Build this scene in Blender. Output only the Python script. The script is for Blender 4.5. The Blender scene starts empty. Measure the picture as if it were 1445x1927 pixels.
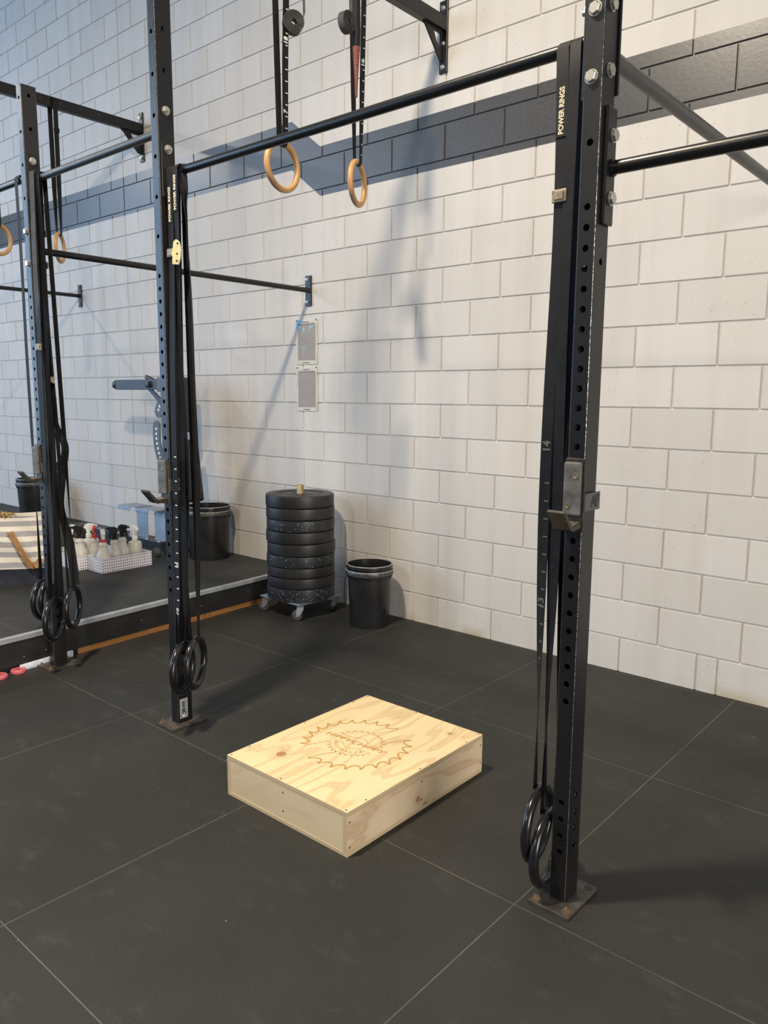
import bpy, bmesh, math, random
from mathutils import Vector, Matrix
random.seed(7)
C = bpy.context.scene.collection
PI = math.pi

# ------------------------------------------------------------------ camera
def camera():
    f_px, yaw, pitch, roll = 1456.557, 0.7113, -0.1488, 0.0068
    cy, sy, cp, sp = math.cos(yaw), math.sin(yaw), math.cos(pitch), math.sin(pitch)
    fw = Vector((-sy*cp, cy*cp, sp)); rt = Vector((cy, sy, 0)); up = rt.cross(fw)
    c, s = math.cos(roll), math.sin(roll)
    r2, u2 = c*rt + s*up, -s*rt + c*up
    cd = bpy.data.cameras.new('camera'); co = bpy.data.objects.new('camera', cd); C.objects.link(co)
    m = Matrix((r2, u2, -fw)).transposed().to_4x4(); m.translation = Vector((1.6267, -3.7948, 1.4333))
    co.matrix_world = m
    cd.sensor_fit = 'VERTICAL'; cd.sensor_height = 36; cd.sensor_width = 27; cd.lens = 36*f_px/1927
    cd.clip_start = 0.05
    bpy.context.scene.camera = co
camera()

# ------------------------------------------------------------------ world, lamps, exposure
sc = bpy.context.scene
sc.view_settings.view_transform = 'Standard'; sc.view_settings.look = 'None'
sc.view_settings.gamma = 1; sc.view_settings.use_curve_mapping = False
sc.view_settings.exposure = -0.13
w = bpy.data.worlds.new('world'); sc.world = w; w.use_nodes = True
w.node_tree.nodes['Background'].inputs[0].default_value = (0.80, 0.88, 1.0, 1)
w.node_tree.nodes['Background'].inputs[1].default_value = 0.16
def lamp(name, loc, size, power, color, shape='DISK', rot=(0, 0, 0), size_y=None):
    l = bpy.data.lights.new(name, 'AREA'); l.shape = shape; l.size = size
    if size_y: l.size_y = size_y
    l.energy = power; l.color = color
    o = bpy.data.objects.new(name, l); C.objects.link(o); o.location = loc; o.rotation_euler = rot
    return o
WARM = (1.0, 0.86, 0.68)
lamp('high_bay_lamp', (-0.68, -3.4, 5.1), 0.34, 350, WARM)
lamp('high_bay_lamp_left', (-8.6, -3.4, 5.1), 0.26, 150, WARM)
lamp('right_fill_light', (7.8, -4.3, 2.3), 3.6, 600, (1.0, 0.94, 0.86), 'RECTANGLE', (PI/2, 0, PI/2), 4.0)  # added soft fill to brighten right-hand faces, not an actual doorway
lamp('high_bay_lamp_back', (-0.9, -10.2, 5.4), 0.42, 235, WARM, rot=(math.radians(18), 0, 0))
lamp('roller_door_daylight', (-12.0, -8.3, 4.0), 8.0, 1080, (0.45, 0.68, 1.0), 'RECTANGLE',
     (PI/2, 0, -PI/2 + math.radians(28)), 7.2)

# ------------------------------------------------------------------ materials
def nt(name):
    m = bpy.data.materials.new(name); m.use_nodes = True
    t = m.node_tree; return m, t, t.nodes['Principled BSDF']
def N(t, kind, **kw):
    n = t.nodes.new(kind)
    for k, v in kw.items():
        if k in n.inputs: n.inputs[k].default_value = v
        else: setattr(n, k, v)
    return n
def noise(t, scale, detail=3, vec=None, rough=.5):
    n = N(t, 'ShaderNodeTexNoise', Scale=scale, Detail=detail, Roughness=rough)
    if vec is not None: t.links.new(vec, n.inputs['Vector'])
    return n.outputs['Fac']
def ramp(t, fac, stops):
    r = N(t, 'ShaderNodeValToRGB'); t.links.new(fac, r.inputs[0])
    e = r.color_ramp.elements
    while len(e) < len(stops): e.new(0.5)
    for i, (p, c) in enumerate(stops):
        e[i].position = p; e[i].color = (c, c, c, 1) if isinstance(c, (int, float)) else (*c, 1)
    return r.outputs[0]
def mixc(t, fac, a, b, mode='MIX'):
    n = N(t, 'ShaderNodeMix', data_type='RGBA', blend_type=mode)
    for s, v in ((0, fac), (6, a), (7, b)):
        if isinstance(v, bpy.types.NodeSocket): t.links.new(v, n.inputs[s])
        elif s == 0: n.inputs[0].default_value = v
        else: n.inputs[s].default_value = (*v, 1)
    return n.outputs[2]
def math_(t, op, a, b=0.0, c=None):
    n = N(t, 'ShaderNodeMath', operation=op)
    for i, v in enumerate((a, b) + ((c,) if c is not None else ())):
        if isinstance(v, bpy.types.NodeSocket): t.links.new(v, n.inputs[i])
        else: n.inputs[i].default_value = v
    return n.outputs[0]
def bump(t, p, h, strength=.3, dist=.002):
    b = N(t, 'ShaderNodeBump', Strength=strength, Distance=dist)
    t.links.new(h, b.inputs['Height']); t.links.new(b.outputs[0], p.inputs['Normal'])
def objco(t): return N(t, 'ShaderNodeTexCoord').outputs['Object']
def geo(t): return N(t, 'ShaderNodeNewGeometry').outputs['Position']
def scaled(t, vec, s):
    n = N(t, 'ShaderNodeMapping'); t.links.new(vec, n.inputs[0]); n.inputs['Scale'].default_value = s
    return n.outputs[0]
def simple(name, col, rough=.5, metal=0, var=0.0, vscale=20, bs=0, bscale=300, spec=None):
    m, t, p = nt(name)
    p.inputs['Roughness'].default_value = rough; p.inputs['Metallic'].default_value = metal
    if spec is not None: p.inputs['Specular IOR Level'].default_value = spec
    v = objco(t)
    if var:
        f = noise(t, vscale, 4, v)
        c = mixc(t, ramp(t, f, [(.3, 0), (.7, 1)]), tuple(x*(1-var) for x in col), tuple(min(1, x*(1+var)) for x in col))
        t.links.new(c, p.inputs['Base Color'])
    else: p.inputs['Base Color'].default_value = (*col, 1)
    if bs: bump(t, p, noise(t, bscale, 2, v), bs)
    return m

def wall_mat():
    m, t, p = nt('painted_block')
    g = geo(t); s = N(t, 'ShaderNodeSeparateXYZ'); t.links.new(g, s.inputs[0]); X, Z = s.outputs[0], s.outputs[2]
    # painted grey stripe that steps up to the left of x = -2.2
    k = N(t, 'ShaderNodeMapRange'); t.links.new(X, k.inputs[0])
    for i, v in ((1, -2.22), (2, -2.49), (3, 2.742), (4, 2.950)): k.inputs[i].default_value = v
    lo = k.outputs[0]
    d = math_(t, 'SUBTRACT', Z, lo)
    band = math_(t, 'MULTIPLY', math_(t, 'GREATER_THAN', d, 0.0), math_(t, 'LESS_THAN', d, 0.311))
    at = N(t, 'ShaderNodeAttribute', attribute_name='tint')
    fine = noise(t, 55, 5, g, .65); big = noise(t, 1.3, 3, g)
    streak = noise(t, 1, 4, scaled(t, g, (9, 9, .8)))
    base = mixc(t, at.outputs['Fac'], (.535, .515, .488), (.590, .570, .545))
    base = mixc(t, ramp(t, streak, [(.42, 0), (.75, .42)]), base, (.46, .43, .385))
    base = mixc(t, ramp(t, big, [(.45, 0), (.7, .35)]), base, (.60, .56, .50))
    base = mixc(t, ramp(t, fine, [(.58, 0), (.75, .25)]), base, (.42, .38, .33))
    # scuffs: small dark pits
    vo = N(t, 'ShaderNodeTexVoronoi', Scale=38); t.links.new(g, vo.inputs['Vector'])
    pit = math_(t, 'MULTIPLY', math_(t, 'LESS_THAN', vo.outputs['Distance'], .13), math_(t, 'GREATER_THAN', noise(t, 3.1, 2, g), .56))
    base = mixc(t, math_(t, 'MULTIPLY', pit, .45), base, (.22, .19, .16))
    # moisture stain just above the floor
    low = N(t, 'ShaderNodeMapRange'); t.links.new(Z, low.inputs[0])
    for i, v in ((1, .0), (2, .06), (3, 1), (4, 0)): low.inputs[i].default_value = v
    stain = math_(t, 'MULTIPLY', low.outputs[0], ramp(t, noise(t, 2.6, 3, g), [(.5, 0), (.62, 1)]))
    base = mixc(t, math_(t, 'MULTIPLY', stain, .7), base, (.36, .32, .17))
    gry = mixc(t, ramp(t, fine, [(.4, 0), (.7, 1)]), (.056, .057, .060), (.076, .075, .075))
    col = mixc(t, band, base, gry)
    t.links.new(col, p.inputs['Base Color'])
    t.links.new(mixc(t, band, (.62,)*3, (.32,)*3), p.inputs['Roughness'])
    h = math_(t, 'ADD', math_(t, 'MULTIPLY', fine, .9), math_(t, 'MULTIPLY', pit, -.8))
    bump(t, p, h, .22, .002)
    return m
def rubber_floor(name, ox, oy, sx, sy, seam=.0014, c0=(.0130, .0136, .0122), c1=(.025, .025, .0222)):
    m, t, p = nt(name)
    g = geo(t); s = N(t, 'ShaderNodeSeparateXYZ'); t.links.new(g, s.inputs[0])
    def line(c, o, st):
        a = math_(t, 'PINGPONG', math_(t, 'SUBTRACT', c, o), st/2)
        return a
    dx, dy = line(s.outputs[0], ox, sx), line(s.outputs[1], oy, sy)
    d = math_(t, 'MINIMUM', dx, dy)
    d2 = math_(t, 'ADD', d, math_(t, 'MULTIPLY', math_(t, 'SUBTRACT', noise(t, 12, 2, g), .5), .002))
    ln = math_(t, 'LESS_THAN', d2, seam)
    dust = ramp(t, noise(t, 1.1, 5, g, .6), [(.42, 0), (.75, 1)])
    speck = ramp(t, noise(t, 420, 2, g), [(.48, 0), (.72, 1)])
    base = mixc(t, dust, c0, c1)
    base = mixc(t, math_(t, 'MULTIPLY', speck, .5), base, (.085, .082, .070))
    smear = ramp(t, noise(t, 5, 6, scaled(t, g, (1, 1.8, 1)), .7), [(.56, 0), (.80, .6)])
    base = mixc(t, smear, base, (.062, .059, .050))
    vo = N(t, 'ShaderNodeTexVoronoi', Scale=5.5); t.links.new(g, vo.inputs['Vector'])
    crumb = math_(t, 'LESS_THAN', vo.outputs['Distance'], .016)
    base = mixc(t, math_(t, 'MULTIPLY', crumb, .7), base, (.45, .43, .38))
    seamvis = math_(t, 'MULTIPLY', ln, ramp(t, noise(t, 2.2, 3, g), [(.30, .35), (.65, 1)]))
    base = mixc(t, seamvis, base, (.125, .120, .104))
    t.links.new(base, p.inputs['Base Color'])
    p.inputs['Roughness'].default_value = .62; p.inputs['Specular IOR Level'].default_value = .35
    hh = math_(t, 'ADD', noise(t, 420, 2, g), math_(t, 'MULTIPLY', math_(t, 'LESS_THAN', d, .003), -2.0))
    bump(t, p, hh, .35, .0015)
    return m
def powder(name, c=(.008, .008, .009), chip=.1, rough=.34):
    m, t, p = nt(name); v = objco(t)
    n = noise(t, 800, 2, v); ch = ramp(t, noise(t, 14, 6, v, .75), [(.68, 0), (.74, chip)])
    col = mixc(t, ch, c, (.22, .20, .18))
    col = mixc(t, ramp(t, noise(t, 3, 3, v), [(.5, 0), (.8, .5)]), col, (.020, .019, .019))
    t.links.new(col, p.inputs['Base Color'])
    p.inputs['Roughness'].default_value = rough; p.inputs['Specular IOR Level'].default_value = .38
    bump(t, p, n, .30, .0008)
    return m
def edge_glint():  # bright highlight along the post corners, painted into the colour as pale metallic speckle
    m, t, p = nt('edge_glint'); v = objco(t)
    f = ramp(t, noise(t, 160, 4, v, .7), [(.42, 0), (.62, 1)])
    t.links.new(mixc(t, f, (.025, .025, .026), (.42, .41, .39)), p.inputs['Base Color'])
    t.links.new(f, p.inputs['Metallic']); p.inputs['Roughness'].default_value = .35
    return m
def zinc(name='zinc', c=(.62, .61, .55), r=.32):
    m, t, p = nt(name); v = objco(t)
    t.links.new(mixc(t, noise(t, 90, 3, v), tuple(x*.6 for x in c), c), p.inputs['Base Color'])
    p.inputs['Metallic'].default_value = .85; p.inputs['Roughness'].default_value = r
    return m
def ply(name, face, dark, axis=0, seed=0.0, knot=None, contrast=1.0):
    m, t, p = nt(name); v = objco(t)
    sc_ = [7.0, 7.0, 7.0]; sc_[axis] = 1.6
    mp = scaled(t, v, tuple(sc_)); mp.node.inputs['Location'].default_value = (seed, seed*1.7, seed*.6)
    warp = noise(t, .48, 3, mp)
    rings = math_(t, 'SINE', math_(t, 'MULTIPLY', warp, 78))
    g1 = ramp(t, rings, [(.0, 0), (.45, .10), (.9, 1), (1, .55)])
    fine_s = [260.0]*3; fine_s[axis] = 5
    fi = ramp(t, noise(t, 1, 3, scaled(t, v, tuple(fine_s))), [(.45, 0), (.8, .35*contrast)])
    big = ramp(t, noise(t, .8, 2, mp), [(.35, 0), (.7, .45)])
    mid = tuple((a+b)/2 for a, b in zip(face, dark))
    c = mixc(t, math_(t, 'MULTIPLY', g1, .72*contrast), face, dark)
    c = mixc(t, fi, c, mid); c = mixc(t, big, c, mid)
    if knot:
        for (kx, ky, kz, kr) in knot:
            sv = N(t, 'ShaderNodeVectorMath', operation='DISTANCE'); t.links.new(v, sv.inputs[0]); sv.inputs[1].default_value = (kx, ky, kz)
            d = math_(t, 'DIVIDE', sv.outputs['Value'], kr)
            c = mixc(t, ramp(t, math_(t, 'MULTIPLY', d, .33), [(0, .85), (.2, .75), (.26, .95), (.32, .25), (1, 0)]), c, (.30, .12, .035))
    t.links.new(c, p.inputs['Base Color']); p.inputs['Roughness'].default_value = .48
    bump(t, p, noise(t, 1, 3, scaled(t, v, tuple(fine_s))), .12, .001)
    return m
def ply_edge():
    m, t, p = nt('ply_edge'); g = objco(t); s = N(t, 'ShaderNodeSeparateXYZ'); t.links.new(g, s.inputs[0])
    a = math_(t, 'SINE', math_(t, 'MULTIPLY', math_(t, 'ADD', s.outputs[2], math_(t, 'ADD', s.outputs[0], s.outputs[1])), 1500))
    t.links.new(mixc(t, ramp(t, a, [(.2, 0), (.8, 1)]), (.46, .34, .20), (.62, .50, .31)), p.inputs['Base Color'])
    p.inputs['Roughness'].default_value = .7
    return m
def speckled(name, amt):
    m, t, p = nt(name); v = objco(t)
    base = mixc(t, noise(t, 30, 3, v), (.010, .011, .013), (.018, .019, .021))
    vo = N(t, 'ShaderNodeTexVoronoi', Scale=62); t.links.new(v, vo.inputs['Vector'])
    f = math_(t, 'MULTIPLY', math_(t, 'LESS_THAN', vo.outputs['Distance'], .24), math_(t, 'GREATER_THAN', noise(t, 17, 2, v), 1-amt))
    c = mixc(t, math_(t, 'MULTIPLY', f, .9), base, mixc(t, vo.outputs['Color'], (.07, .16, .26), (.20, .24, .26)))
    t.links.new(c, p.inputs['Base Color']); p.inputs['Roughness'].default_value = .42
    bump(t, p, noise(t, 200, 2, v), .1)
    return m

M = {}
M['wall'] = wall_mat()
M['floor'] = rubber_floor('rubber_floor', .595, -1.022, 1.0, .995)
M['deck'] = rubber_floor('rubber_deck', -2.70, -1.035, 1.2, 1.01, c0=(.018, .019, .018), c1=(.035, .035, .033))
M['steel'] = powder('powder_coat')
M['steel_worn'] = powder('powder_coat_worn', (.013, .013, .014), .55)
M['pipe'] = powder('pipe_paint', (.010, .010, .011), .6, .28)
M['pipe_grey'] = powder('pipe_paint_grey', (.055, .055, .055), .5, .38)
M['edge'] = edge_glint(); M['zinc'] = zinc(); M['zinc_dull'] = zinc('zinc_dull', (.45, .42, .36), .45)
M['rusty'] = simple('rusty_bolt', (.20, .13, .08), .5, .4, .4, 60)
M['galv'] = zinc('galvanised', (.50, .55, .62), .42)
M['brass'] = zinc('aged_brass', (.42, .34, .17), .38)
M['baseplate'] = simple('baseplate', (.060, .052, .044), .55, .2, .5, 25, .3)
M['web'] = simple('black_webbing', (.009, .009, .010), .62, 0, .3, 30, .35, 700, spec=.22)
M['web_grey'] = simple('grey_webbing', (.045, .044, .042), .7, 0, .3, 30, .3, 700)
M['cream'] = simple('cream_print', (.72, .62, .40), .6)
M['faded'] = simple('faded_print', (.10, .10, .085), .6)
M['white'] = simple('white_print', (.80, .80, .76), .6)
M['ringblack'] = simple('black_ring', (.010, .010, .012), .22, 0, .4, 30, .06, 60)
def ring_wood():
    m, t, p = nt('ring_wood'); v = objco(t)
    f = noise(t, 9, 5, v, .6)
    c = mixc(t, ramp(t, f, [(.35, 0), (.65, 1)]), (.52, .31, .12), (.42, .22, .09))
    c = mixc(t, ramp(t, noise(t, 6, 4, scaled(t, v, (1, 1, 1.7))), [(.55, 0), (.70, .85)]), c, (.27, .18, .13))
    t.links.new(c, p.inputs['Base Color']); p.inputs['Roughness'].default_value = .42
    return m
M['ringwood'] = ring_wood()
M['tape_red'] = simple('red_worn_wrap', (.17, .045, .035), .75, 0, .8, 160, .3)
M['ply_top'] = ply('ply_top', (.74, .61, .36), (.52, .35, .16), 1, 3.1, [(-.155, -.245, .152, .020), (.20, .30, .152, .010)])
M['ply_side'] = ply('ply_side', (.66, .55, .36), (.50, .36, .20), 0, 8.2, None, .5)
M['ply_side2'] = ply('ply_side_knotty', (.68, .54, .36), (.46, .28, .16), 1, 1.3, [(.2975, .02, .01, .016), (.2975, -.02, .05, .012)], .9)
M['ply_edge'] = ply_edge()
M['burn'] = simple('burnt_line', (.46, .24, .055), .7)
M['screw'] = simple('screw_hole', (.07, .045, .025), .6)
M['orange_wood'] = ply('orange_wood', (.46, .21, .06), (.34, .13, .03), 1, 2.2, None, 1)
M['fascia'] = simple('black_fascia', (.014, .014, .015), .5, 0, .5, 6, .2, 40)
M['alu'] = simple('aluminium', (.36, .38, .40), .38, .25, .15, 20)
M['bumper'] = simple('black_rubber_plate', (.013, .013, .014), .42, 0, .35, 6, .1, 200)
M['bumper_spk'] = speckled('blue_fleck_rubber', .58); M['bumper_spk2'] = speckled('grey_fleck_rubber', .50)
M['bucket'] = simple('black_bucket_plastic', (.014, .0145, .016), .30, 0, .35, 8)
M['bucket_rim'] = simple('scuffed_rim', (.05, .05, .05), .38, 0, .8, 60)
M['rim_white'] = simple('scuffed_white_edge', (.42, .41, .38), .5, 0, .3, 60)
M['wheel'] = simple('caster_rubber', (.05, .048, .045), .5)
M['vinyl'] = simple('black_vinyl', (.020, .020, .021), .35, 0, .2, 20, .15, 300)
M['bench'] = powder('bench_paint', (.020, .024, .032), .1, .4)
M['liner'] = simple('worn_plastic_liner', (.11, .105, .095), .55, .1, .5, 25, .2, 120)
M['hookmetal'] = simple('bare_hook_edge', (.20, .16, .11), .45, .5, .4, 50)
M['hook'] = simple('hook_steel', (.045, .040, .034), .42, .4, .4, 50)
M['clip'] = simple('grey_clip', (.085, .085, .088), .45, .3)
M['basket'] = simple('white_basket', (.80, .78, .84), .45)
def bottle_mat():
    m, t, p = nt('milky_bottle')
    p.inputs['Base Color'].default_value = (.78, .75, .66, 1); p.inputs['Roughness'].default_value = .35
    p.inputs['Transmission Weight'].default_value = .25; p.inputs['Subsurface Weight'].default_value = .2
    return m
M['bottle'] = bottle_mat()
M['liquid'] = simple('pink_bottle_base', (.72, .45, .44), .35)
M['trig_black'] = simple('black_trigger', (.012, .012, .013), .3)
M['trig_white'] = simple('white_trigger', (.80, .78, .70), .35)
M['trig_red'] = simple('red_trigger', (.55, .03, .03), .35)
M['navy'] = simple('navy_canvas', (.035, .042, .065), .8, 0, .3, 12, .3, 500)
M['leather'] = simple('tan_leather', (.38, .20, .08), .6, 0, .2, 30)
M['straw'] = simple('straw_contents', (.40, .27, .10), .8, 0, .5, 60, .5, 90)
M['greycase'] = simple('dark_grey_case', (.042, .045, .044), .6, 0, .2, 10)
M['pink'] = simple('pink_rubber', (.55, .12, .15), .5)
M['foam'] = simple('pale_foam', (.55, .60, .66), .8, 0, .25, 30, .5, 60)
M['sign'] = simple('pale_sign', (.33, .34, .35), .45, 0, .1)
M['ink'] = simple('ink', (.02, .02, .02), .6)
M['yellowbuckle'] = simple('yellow_buckle', (.62, .56, .30), .4, .1, .15, 60)
M['brownbuckle'] = simple('worn_buckle', (.26, .21, .14), .5, .3, .5, 60)
def stripes():
    m, t, p = nt('striped_canvas'); v = objco(t); s = N(t, 'ShaderNodeSeparateXYZ'); t.links.new(v, s.inputs[0])
    a = math_(t, 'SUBTRACT', s.outputs[2], .135)
    f = math_(t, 'FRACT', math_(t, 'DIVIDE', math_(t, 'ADD', a, math_(t, 'MULTIPLY', noise(t, 4, 2, v), .02)), .066))
    st = math_(t, 'MULTIPLY', math_(t, 'LESS_THAN', f, .52), math_(t, 'LESS_THAN', s.outputs[2], .425))
    thr = N(t, 'ShaderNodeTexBrick', Scale=60); t.links.new(v, thr.inputs[0])
    c2 = mixc(t, noise(t, 90, 2, v), (.28, .28, .31), (.50, .49, .50))
    c = mixc(t, st, (.80, .77, .68), c2)
    t.links.new(c, p.inputs['Base Color']); p.inputs['Roughness'].default_value = .85
    bump(t, p, noise(t, 22, 4, v), .5, .006)
    return m
M['stripes'] = stripes()
def paper(name, torn):
    m, t, p = nt(name); v = objco(t); s = N(t, 'ShaderNodeSeparateXYZ'); t.links.new(v, s.inputs[0])
    X, Z = s.outputs[0], s.outputs[2]
    gx = math_(t, 'LESS_THAN', math_(t, 'FRACT', math_(t, 'DIVIDE', math_(t, 'ADD', X, 1), .0095)), .24)
    gz = math_(t, 'LESS_THAN', math_(t, 'FRACT', math_(t, 'DIVIDE', math_(t, 'ADD', Z, 1), .0105)), .24)
    g = math_(t, 'MAXIMUM', gx, gz)
    inx = math_(t, 'LESS_THAN', math_(t, 'ABSOLUTE', X), .088)
    inz = math_(t, 'LESS_THAN', math_(t, 'ABSOLUTE', math_(t, 'ADD', Z, .004)), .121)
    ins = math_(t, 'MULTIPLY', inx, inz)
    n = noise(t, 40, 3, v)
    inner = mixc(t, math_(t, 'MULTIPLY', g, .75), mixc(t, n, (.60, .56, .50), (.74, .70, .66)), (.22, .22, .24))
    c = mixc(t, ins, (.86, .84, .78), inner)
    if torn:
        f = math_(t, 'ADD', math_(t, 'MULTIPLY', noise(t, 11, 4, v), 1.6), math_(t, 'MULTIPLY', Z, 1.4))
        f = math_(t, 'SUBTRACT', f, math_(t, 'MULTIPLY', X, .9))
        c = mixc(t, math_(t, 'GREATER_THAN', f, 1.00), c, (.50, .74, .88))
    t.links.new(c, p.inputs['Base Color']); p.inputs['Roughness'].default_value = .6
    return m
M['paper1'] = paper('wall_chart_torn', True); M['paper2'] = paper('wall_chart_grid', False)

# ------------------------------------------------------------------ mesh helpers
def obj(name, bm, mat, parent=None, smooth=False, loc=None, rot=None, label=None):
    me = bpy.data.meshes.new(name); bmesh.ops.recalc_face_normals(bm, faces=bm.faces); bm.to_mesh(me); bm.free()
    o = bpy.data.objects.new(name, me); C.objects.link(o)
    mats = mat if isinstance(mat, (list, tuple)) else [mat]
    for m in mats: me.materials.append(M[m] if isinstance(m, str) else m)
    if smooth is not False:
        me.polygons.foreach_set('use_smooth', [True]*len(me.polygons))
        try: me.set_sharp_from_angle(angle=math.radians(smooth if smooth is not True else 40))
        except Exception: pass
    if parent: o.parent = parent
    if loc: o.location = loc
    if rot: o.rotation_euler = rot
    if label: o['label'] = label
    return o
def tag(o, label, cat, group=None, kind=None):
    o['label'] = label; o['category'] = cat
    if group: o['group'] = group
    if kind: o['kind'] = kind
    return o
def thing(name, label, cat, loc=(0, 0, 0), rz=0, group=None):
    o = bpy.data.objects.new(name, None); C.objects.link(o); o.location = loc; o.rotation_euler = (0, 0, rz)
    o.empty_display_size = .1
    return tag(o, label, cat, group)
def box(bm, x0, x1, y0, y1, z0, z1, bev=0, mi=0):
    vs = [bm.verts.new((x, y, z)) for x in (x0, x1) for y in (y0, y1) for z in (z0, z1)]
    fs = [bm.faces.new([vs[i] for i in f]) for f in ((0, 1, 3, 2), (4, 6, 7, 5), (0, 4, 5, 1), (2, 3, 7, 6), (0, 2, 6, 4), (1, 5, 7, 3))]
    for f in fs: f.material_index = mi
    if bev:
        es = list({e for f in fs for e in f.edges})
        bmesh.ops.bevel(bm, geom=es, offset=bev, segments=2, affect='EDGES', profile=.5)
    return vs
def lathe(bm, prof, n=48, c=(0, 0, 0), axis='Z', mi=0, closed=False):
    rings = []
    for r, z in prof:
        ring = []
        for i in range(n):
            a = 2*PI*i/n; u, v = r*math.cos(a), r*math.sin(a)
            co = {'Z': (u, v, z), 'X': (z, u, v), 'Y': (u, z, v)}[axis]
            ring.append(bm.verts.new((co[0]+c[0], co[1]+c[1], co[2]+c[2])))
        rings.append(ring)
    prs = list(zip(rings, rings[1:])) + ([(rings[-1], rings[0])] if closed else [])
    for a, b in prs:
        for i in range(n):
            f = bm.faces.new((a[i], a[(i+1) % n], b[(i+1) % n], b[i])); f.material_index = mi
    if not closed:
        for ring, r in ((rings[0], prof[0][0]), (rings[-1], prof[-1][0])):
            if r > 1e-6 and r < 10 and len(prof) > 1:
                f = bm.faces.new(ring); f.material_index = mi
def tube(bm, pts, r, n=12, cap=True, mi=0):
    pts = [Vector(p) for p in pts]; rs = r if isinstance(r, (list, tuple)) else [r]*len(pts)
    rings = []; up = None
    for i, p in enumerate(pts):
        t = (pts[min(i+1, len(pts)-1)] - pts[max(i-1, 0)]).normalized()
        if up is None: up = Vector((0, 0, 1)) if abs(t.z) < .9 else Vector((1, 0, 0))
        s = t.cross(up).normalized(); up = s.cross(t).normalized()
        rings.append([bm.verts.new(p + rs[i]*(math.cos(2*PI*k/n)*s + math.sin(2*PI*k/n)*up)) for k in range(n)])
    for a, b in zip(rings, rings[1:]):
        for k in range(n): bm.faces.new((a[k], a[(k+1) % n], b[(k+1) % n], b[k])).material_index = mi
    if cap: bm.faces.new(rings[0]); bm.faces.new(rings[-1])
def torus(bm, R, r, n=64, m=16):          # ring in the local x-z plane
    g = [[bm.verts.new(((R+r*math.cos(b))*math.cos(a), r*math.sin(b), (R+r*math.cos(b))*math.sin(a)))
          for b in [2*PI*j/m for j in range(m)]] for a in [2*PI*i/n for i in range(n)]]
    for i in range(n):
        for j in range(m):
            bm.faces.new((g[i][j], g[(i+1) % n][j], g[(i+1) % n][(j+1) % m], g[i][(j+1) % m]))
def ribbon(bm, pts, wds, width, th=.0016, closed=False, mi=0):
    """flat strap through pts; wds = width directions; real thickness"""
    pts = [Vector(p) for p in pts]; n = len(pts); secs = []
    for i, p in enumerate(pts):
        a = pts[(i-1) % n] if closed else pts[max(i-1, 0)]; b = pts[(i+1) % n] if closed else pts[min(i+1, n-1)]
        t = (b-a).normalized(); wd = Vector(wds[i] if isinstance(wds, list) else wds)
        wd = (wd - t*wd.dot(t)).normalized(); nn = t.cross(wd).normalized()
        ww = width[i] if isinstance(width, list) else width
        secs.append([bm.verts.new(p + wd*sx*ww/2 + nn*sn*th/2) for sx, sn in ((-1, -1), (1, -1), (1, 1), (-1, 1))])
    prs = list(zip(secs, secs[1:])) + ([(secs[-1], secs[0])] if closed else [])
    for a, b in prs:
        for k in range(4): bm.faces.new((a[k], a[(k+1) % 4], b[(k+1) % 4], b[k])).material_index = mi
    if not closed: bm.faces.new(secs[0]); bm.faces.new(secs[-1])
def prism(bm, poly, lo, hi, plane='XZ', mi=0):
    f = {'XZ': lambda a, b, c: (a, c, b), 'XY': lambda a, b, c: (a, b, c), 'YZ': lambda a, b, c: (c, a, b)}[plane]
    A = [bm.verts.new(f(a, b, lo)) for a, b in poly]; B = [bm.verts.new(f(a, b, hi)) for a, b in poly]
    bm.faces.new(A).material_index = mi; bm.faces.new(B[::-1]).material_index = mi
    for i in range(len(poly)):
        j = (i+1) % len(poly); bm.faces.new((A[i], A[j], B[j], B[i])).material_index = mi
def hexbolt(bm, p, axis, r=.0135, h=.009, sgn=1, nut=False):
    """washer and hex head standing on a face at p, axis X or Y"""
    pr = [(r*1.25, 0), (r*1.25, .002)]
    rings = []
    def add(prof, n, ph=0):
        lathe_at(bm, [(a, b*sgn) for a, b in prof], n, p, axis, ph)
    add([(r*1.3, -.001), (r*1.3, .0022)], 20)
    add([(r*1.08, .002), (r*1.15, .0032), (r*1.15, h), (r*.98, h+.0018)], 6, .3)
    if nut: add([(r*.55, h), (r*.55, h+.010)], 12)
def lathe_at(bm, prof, n, c, axis, ph=0):
    rings = []
    for r, z in prof:
        ring = []
        for i in range(n):
            a = 2*PI*i/n + ph; u, v = r*math.cos(a), r*math.sin(a)
            co = {'Z': (u, v, z), 'X': (z, u, v), 'Y': (u, z, v)}[axis]
            ring.append(bm.verts.new(Vector(co) + Vector(c)))
        rings.append(ring)
    for a, b in zip(rings, rings[1:]):
        for i in range(n): bm.faces.new((a[i], a[(i+1) % n], b[(i+1) % n], b[i]))
    bm.faces.new(rings[0]); bm.faces.new(rings[-1])
def text_bm(s, size, th=.0004, bold=0.0):
    cu = bpy.data.curves.new('t', 'FONT'); cu.body = s; cu.size = size; cu.extrude = th/2; cu.offset = bold
    cu.align_x = 'CENTER'; cu.align_y = 'CENTER'; cu.resolution_u = 4
    o = bpy.data.objects.new('t', cu); C.objects.link(o)
    dg = bpy.context.evaluated_depsgraph_get(); me = bpy.data.meshes.new_from_object(o.evaluated_get(dg))
    bm = bmesh.new(); bm.from_mesh(me); bpy.data.objects.remove(o); bpy.data.curves.remove(cu); bpy.data.meshes.remove(me)
    return bm
def place_bm(bm, origin, ux, uy):
    ux = Vector(ux).normalized(); uy = Vector(uy).normalized(); uz = ux.cross(uy)
    m = Matrix((ux, uy, uz)).transposed().to_4x4(); m.translation = Vector(origin)
    bm.transform(m); return bm

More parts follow.
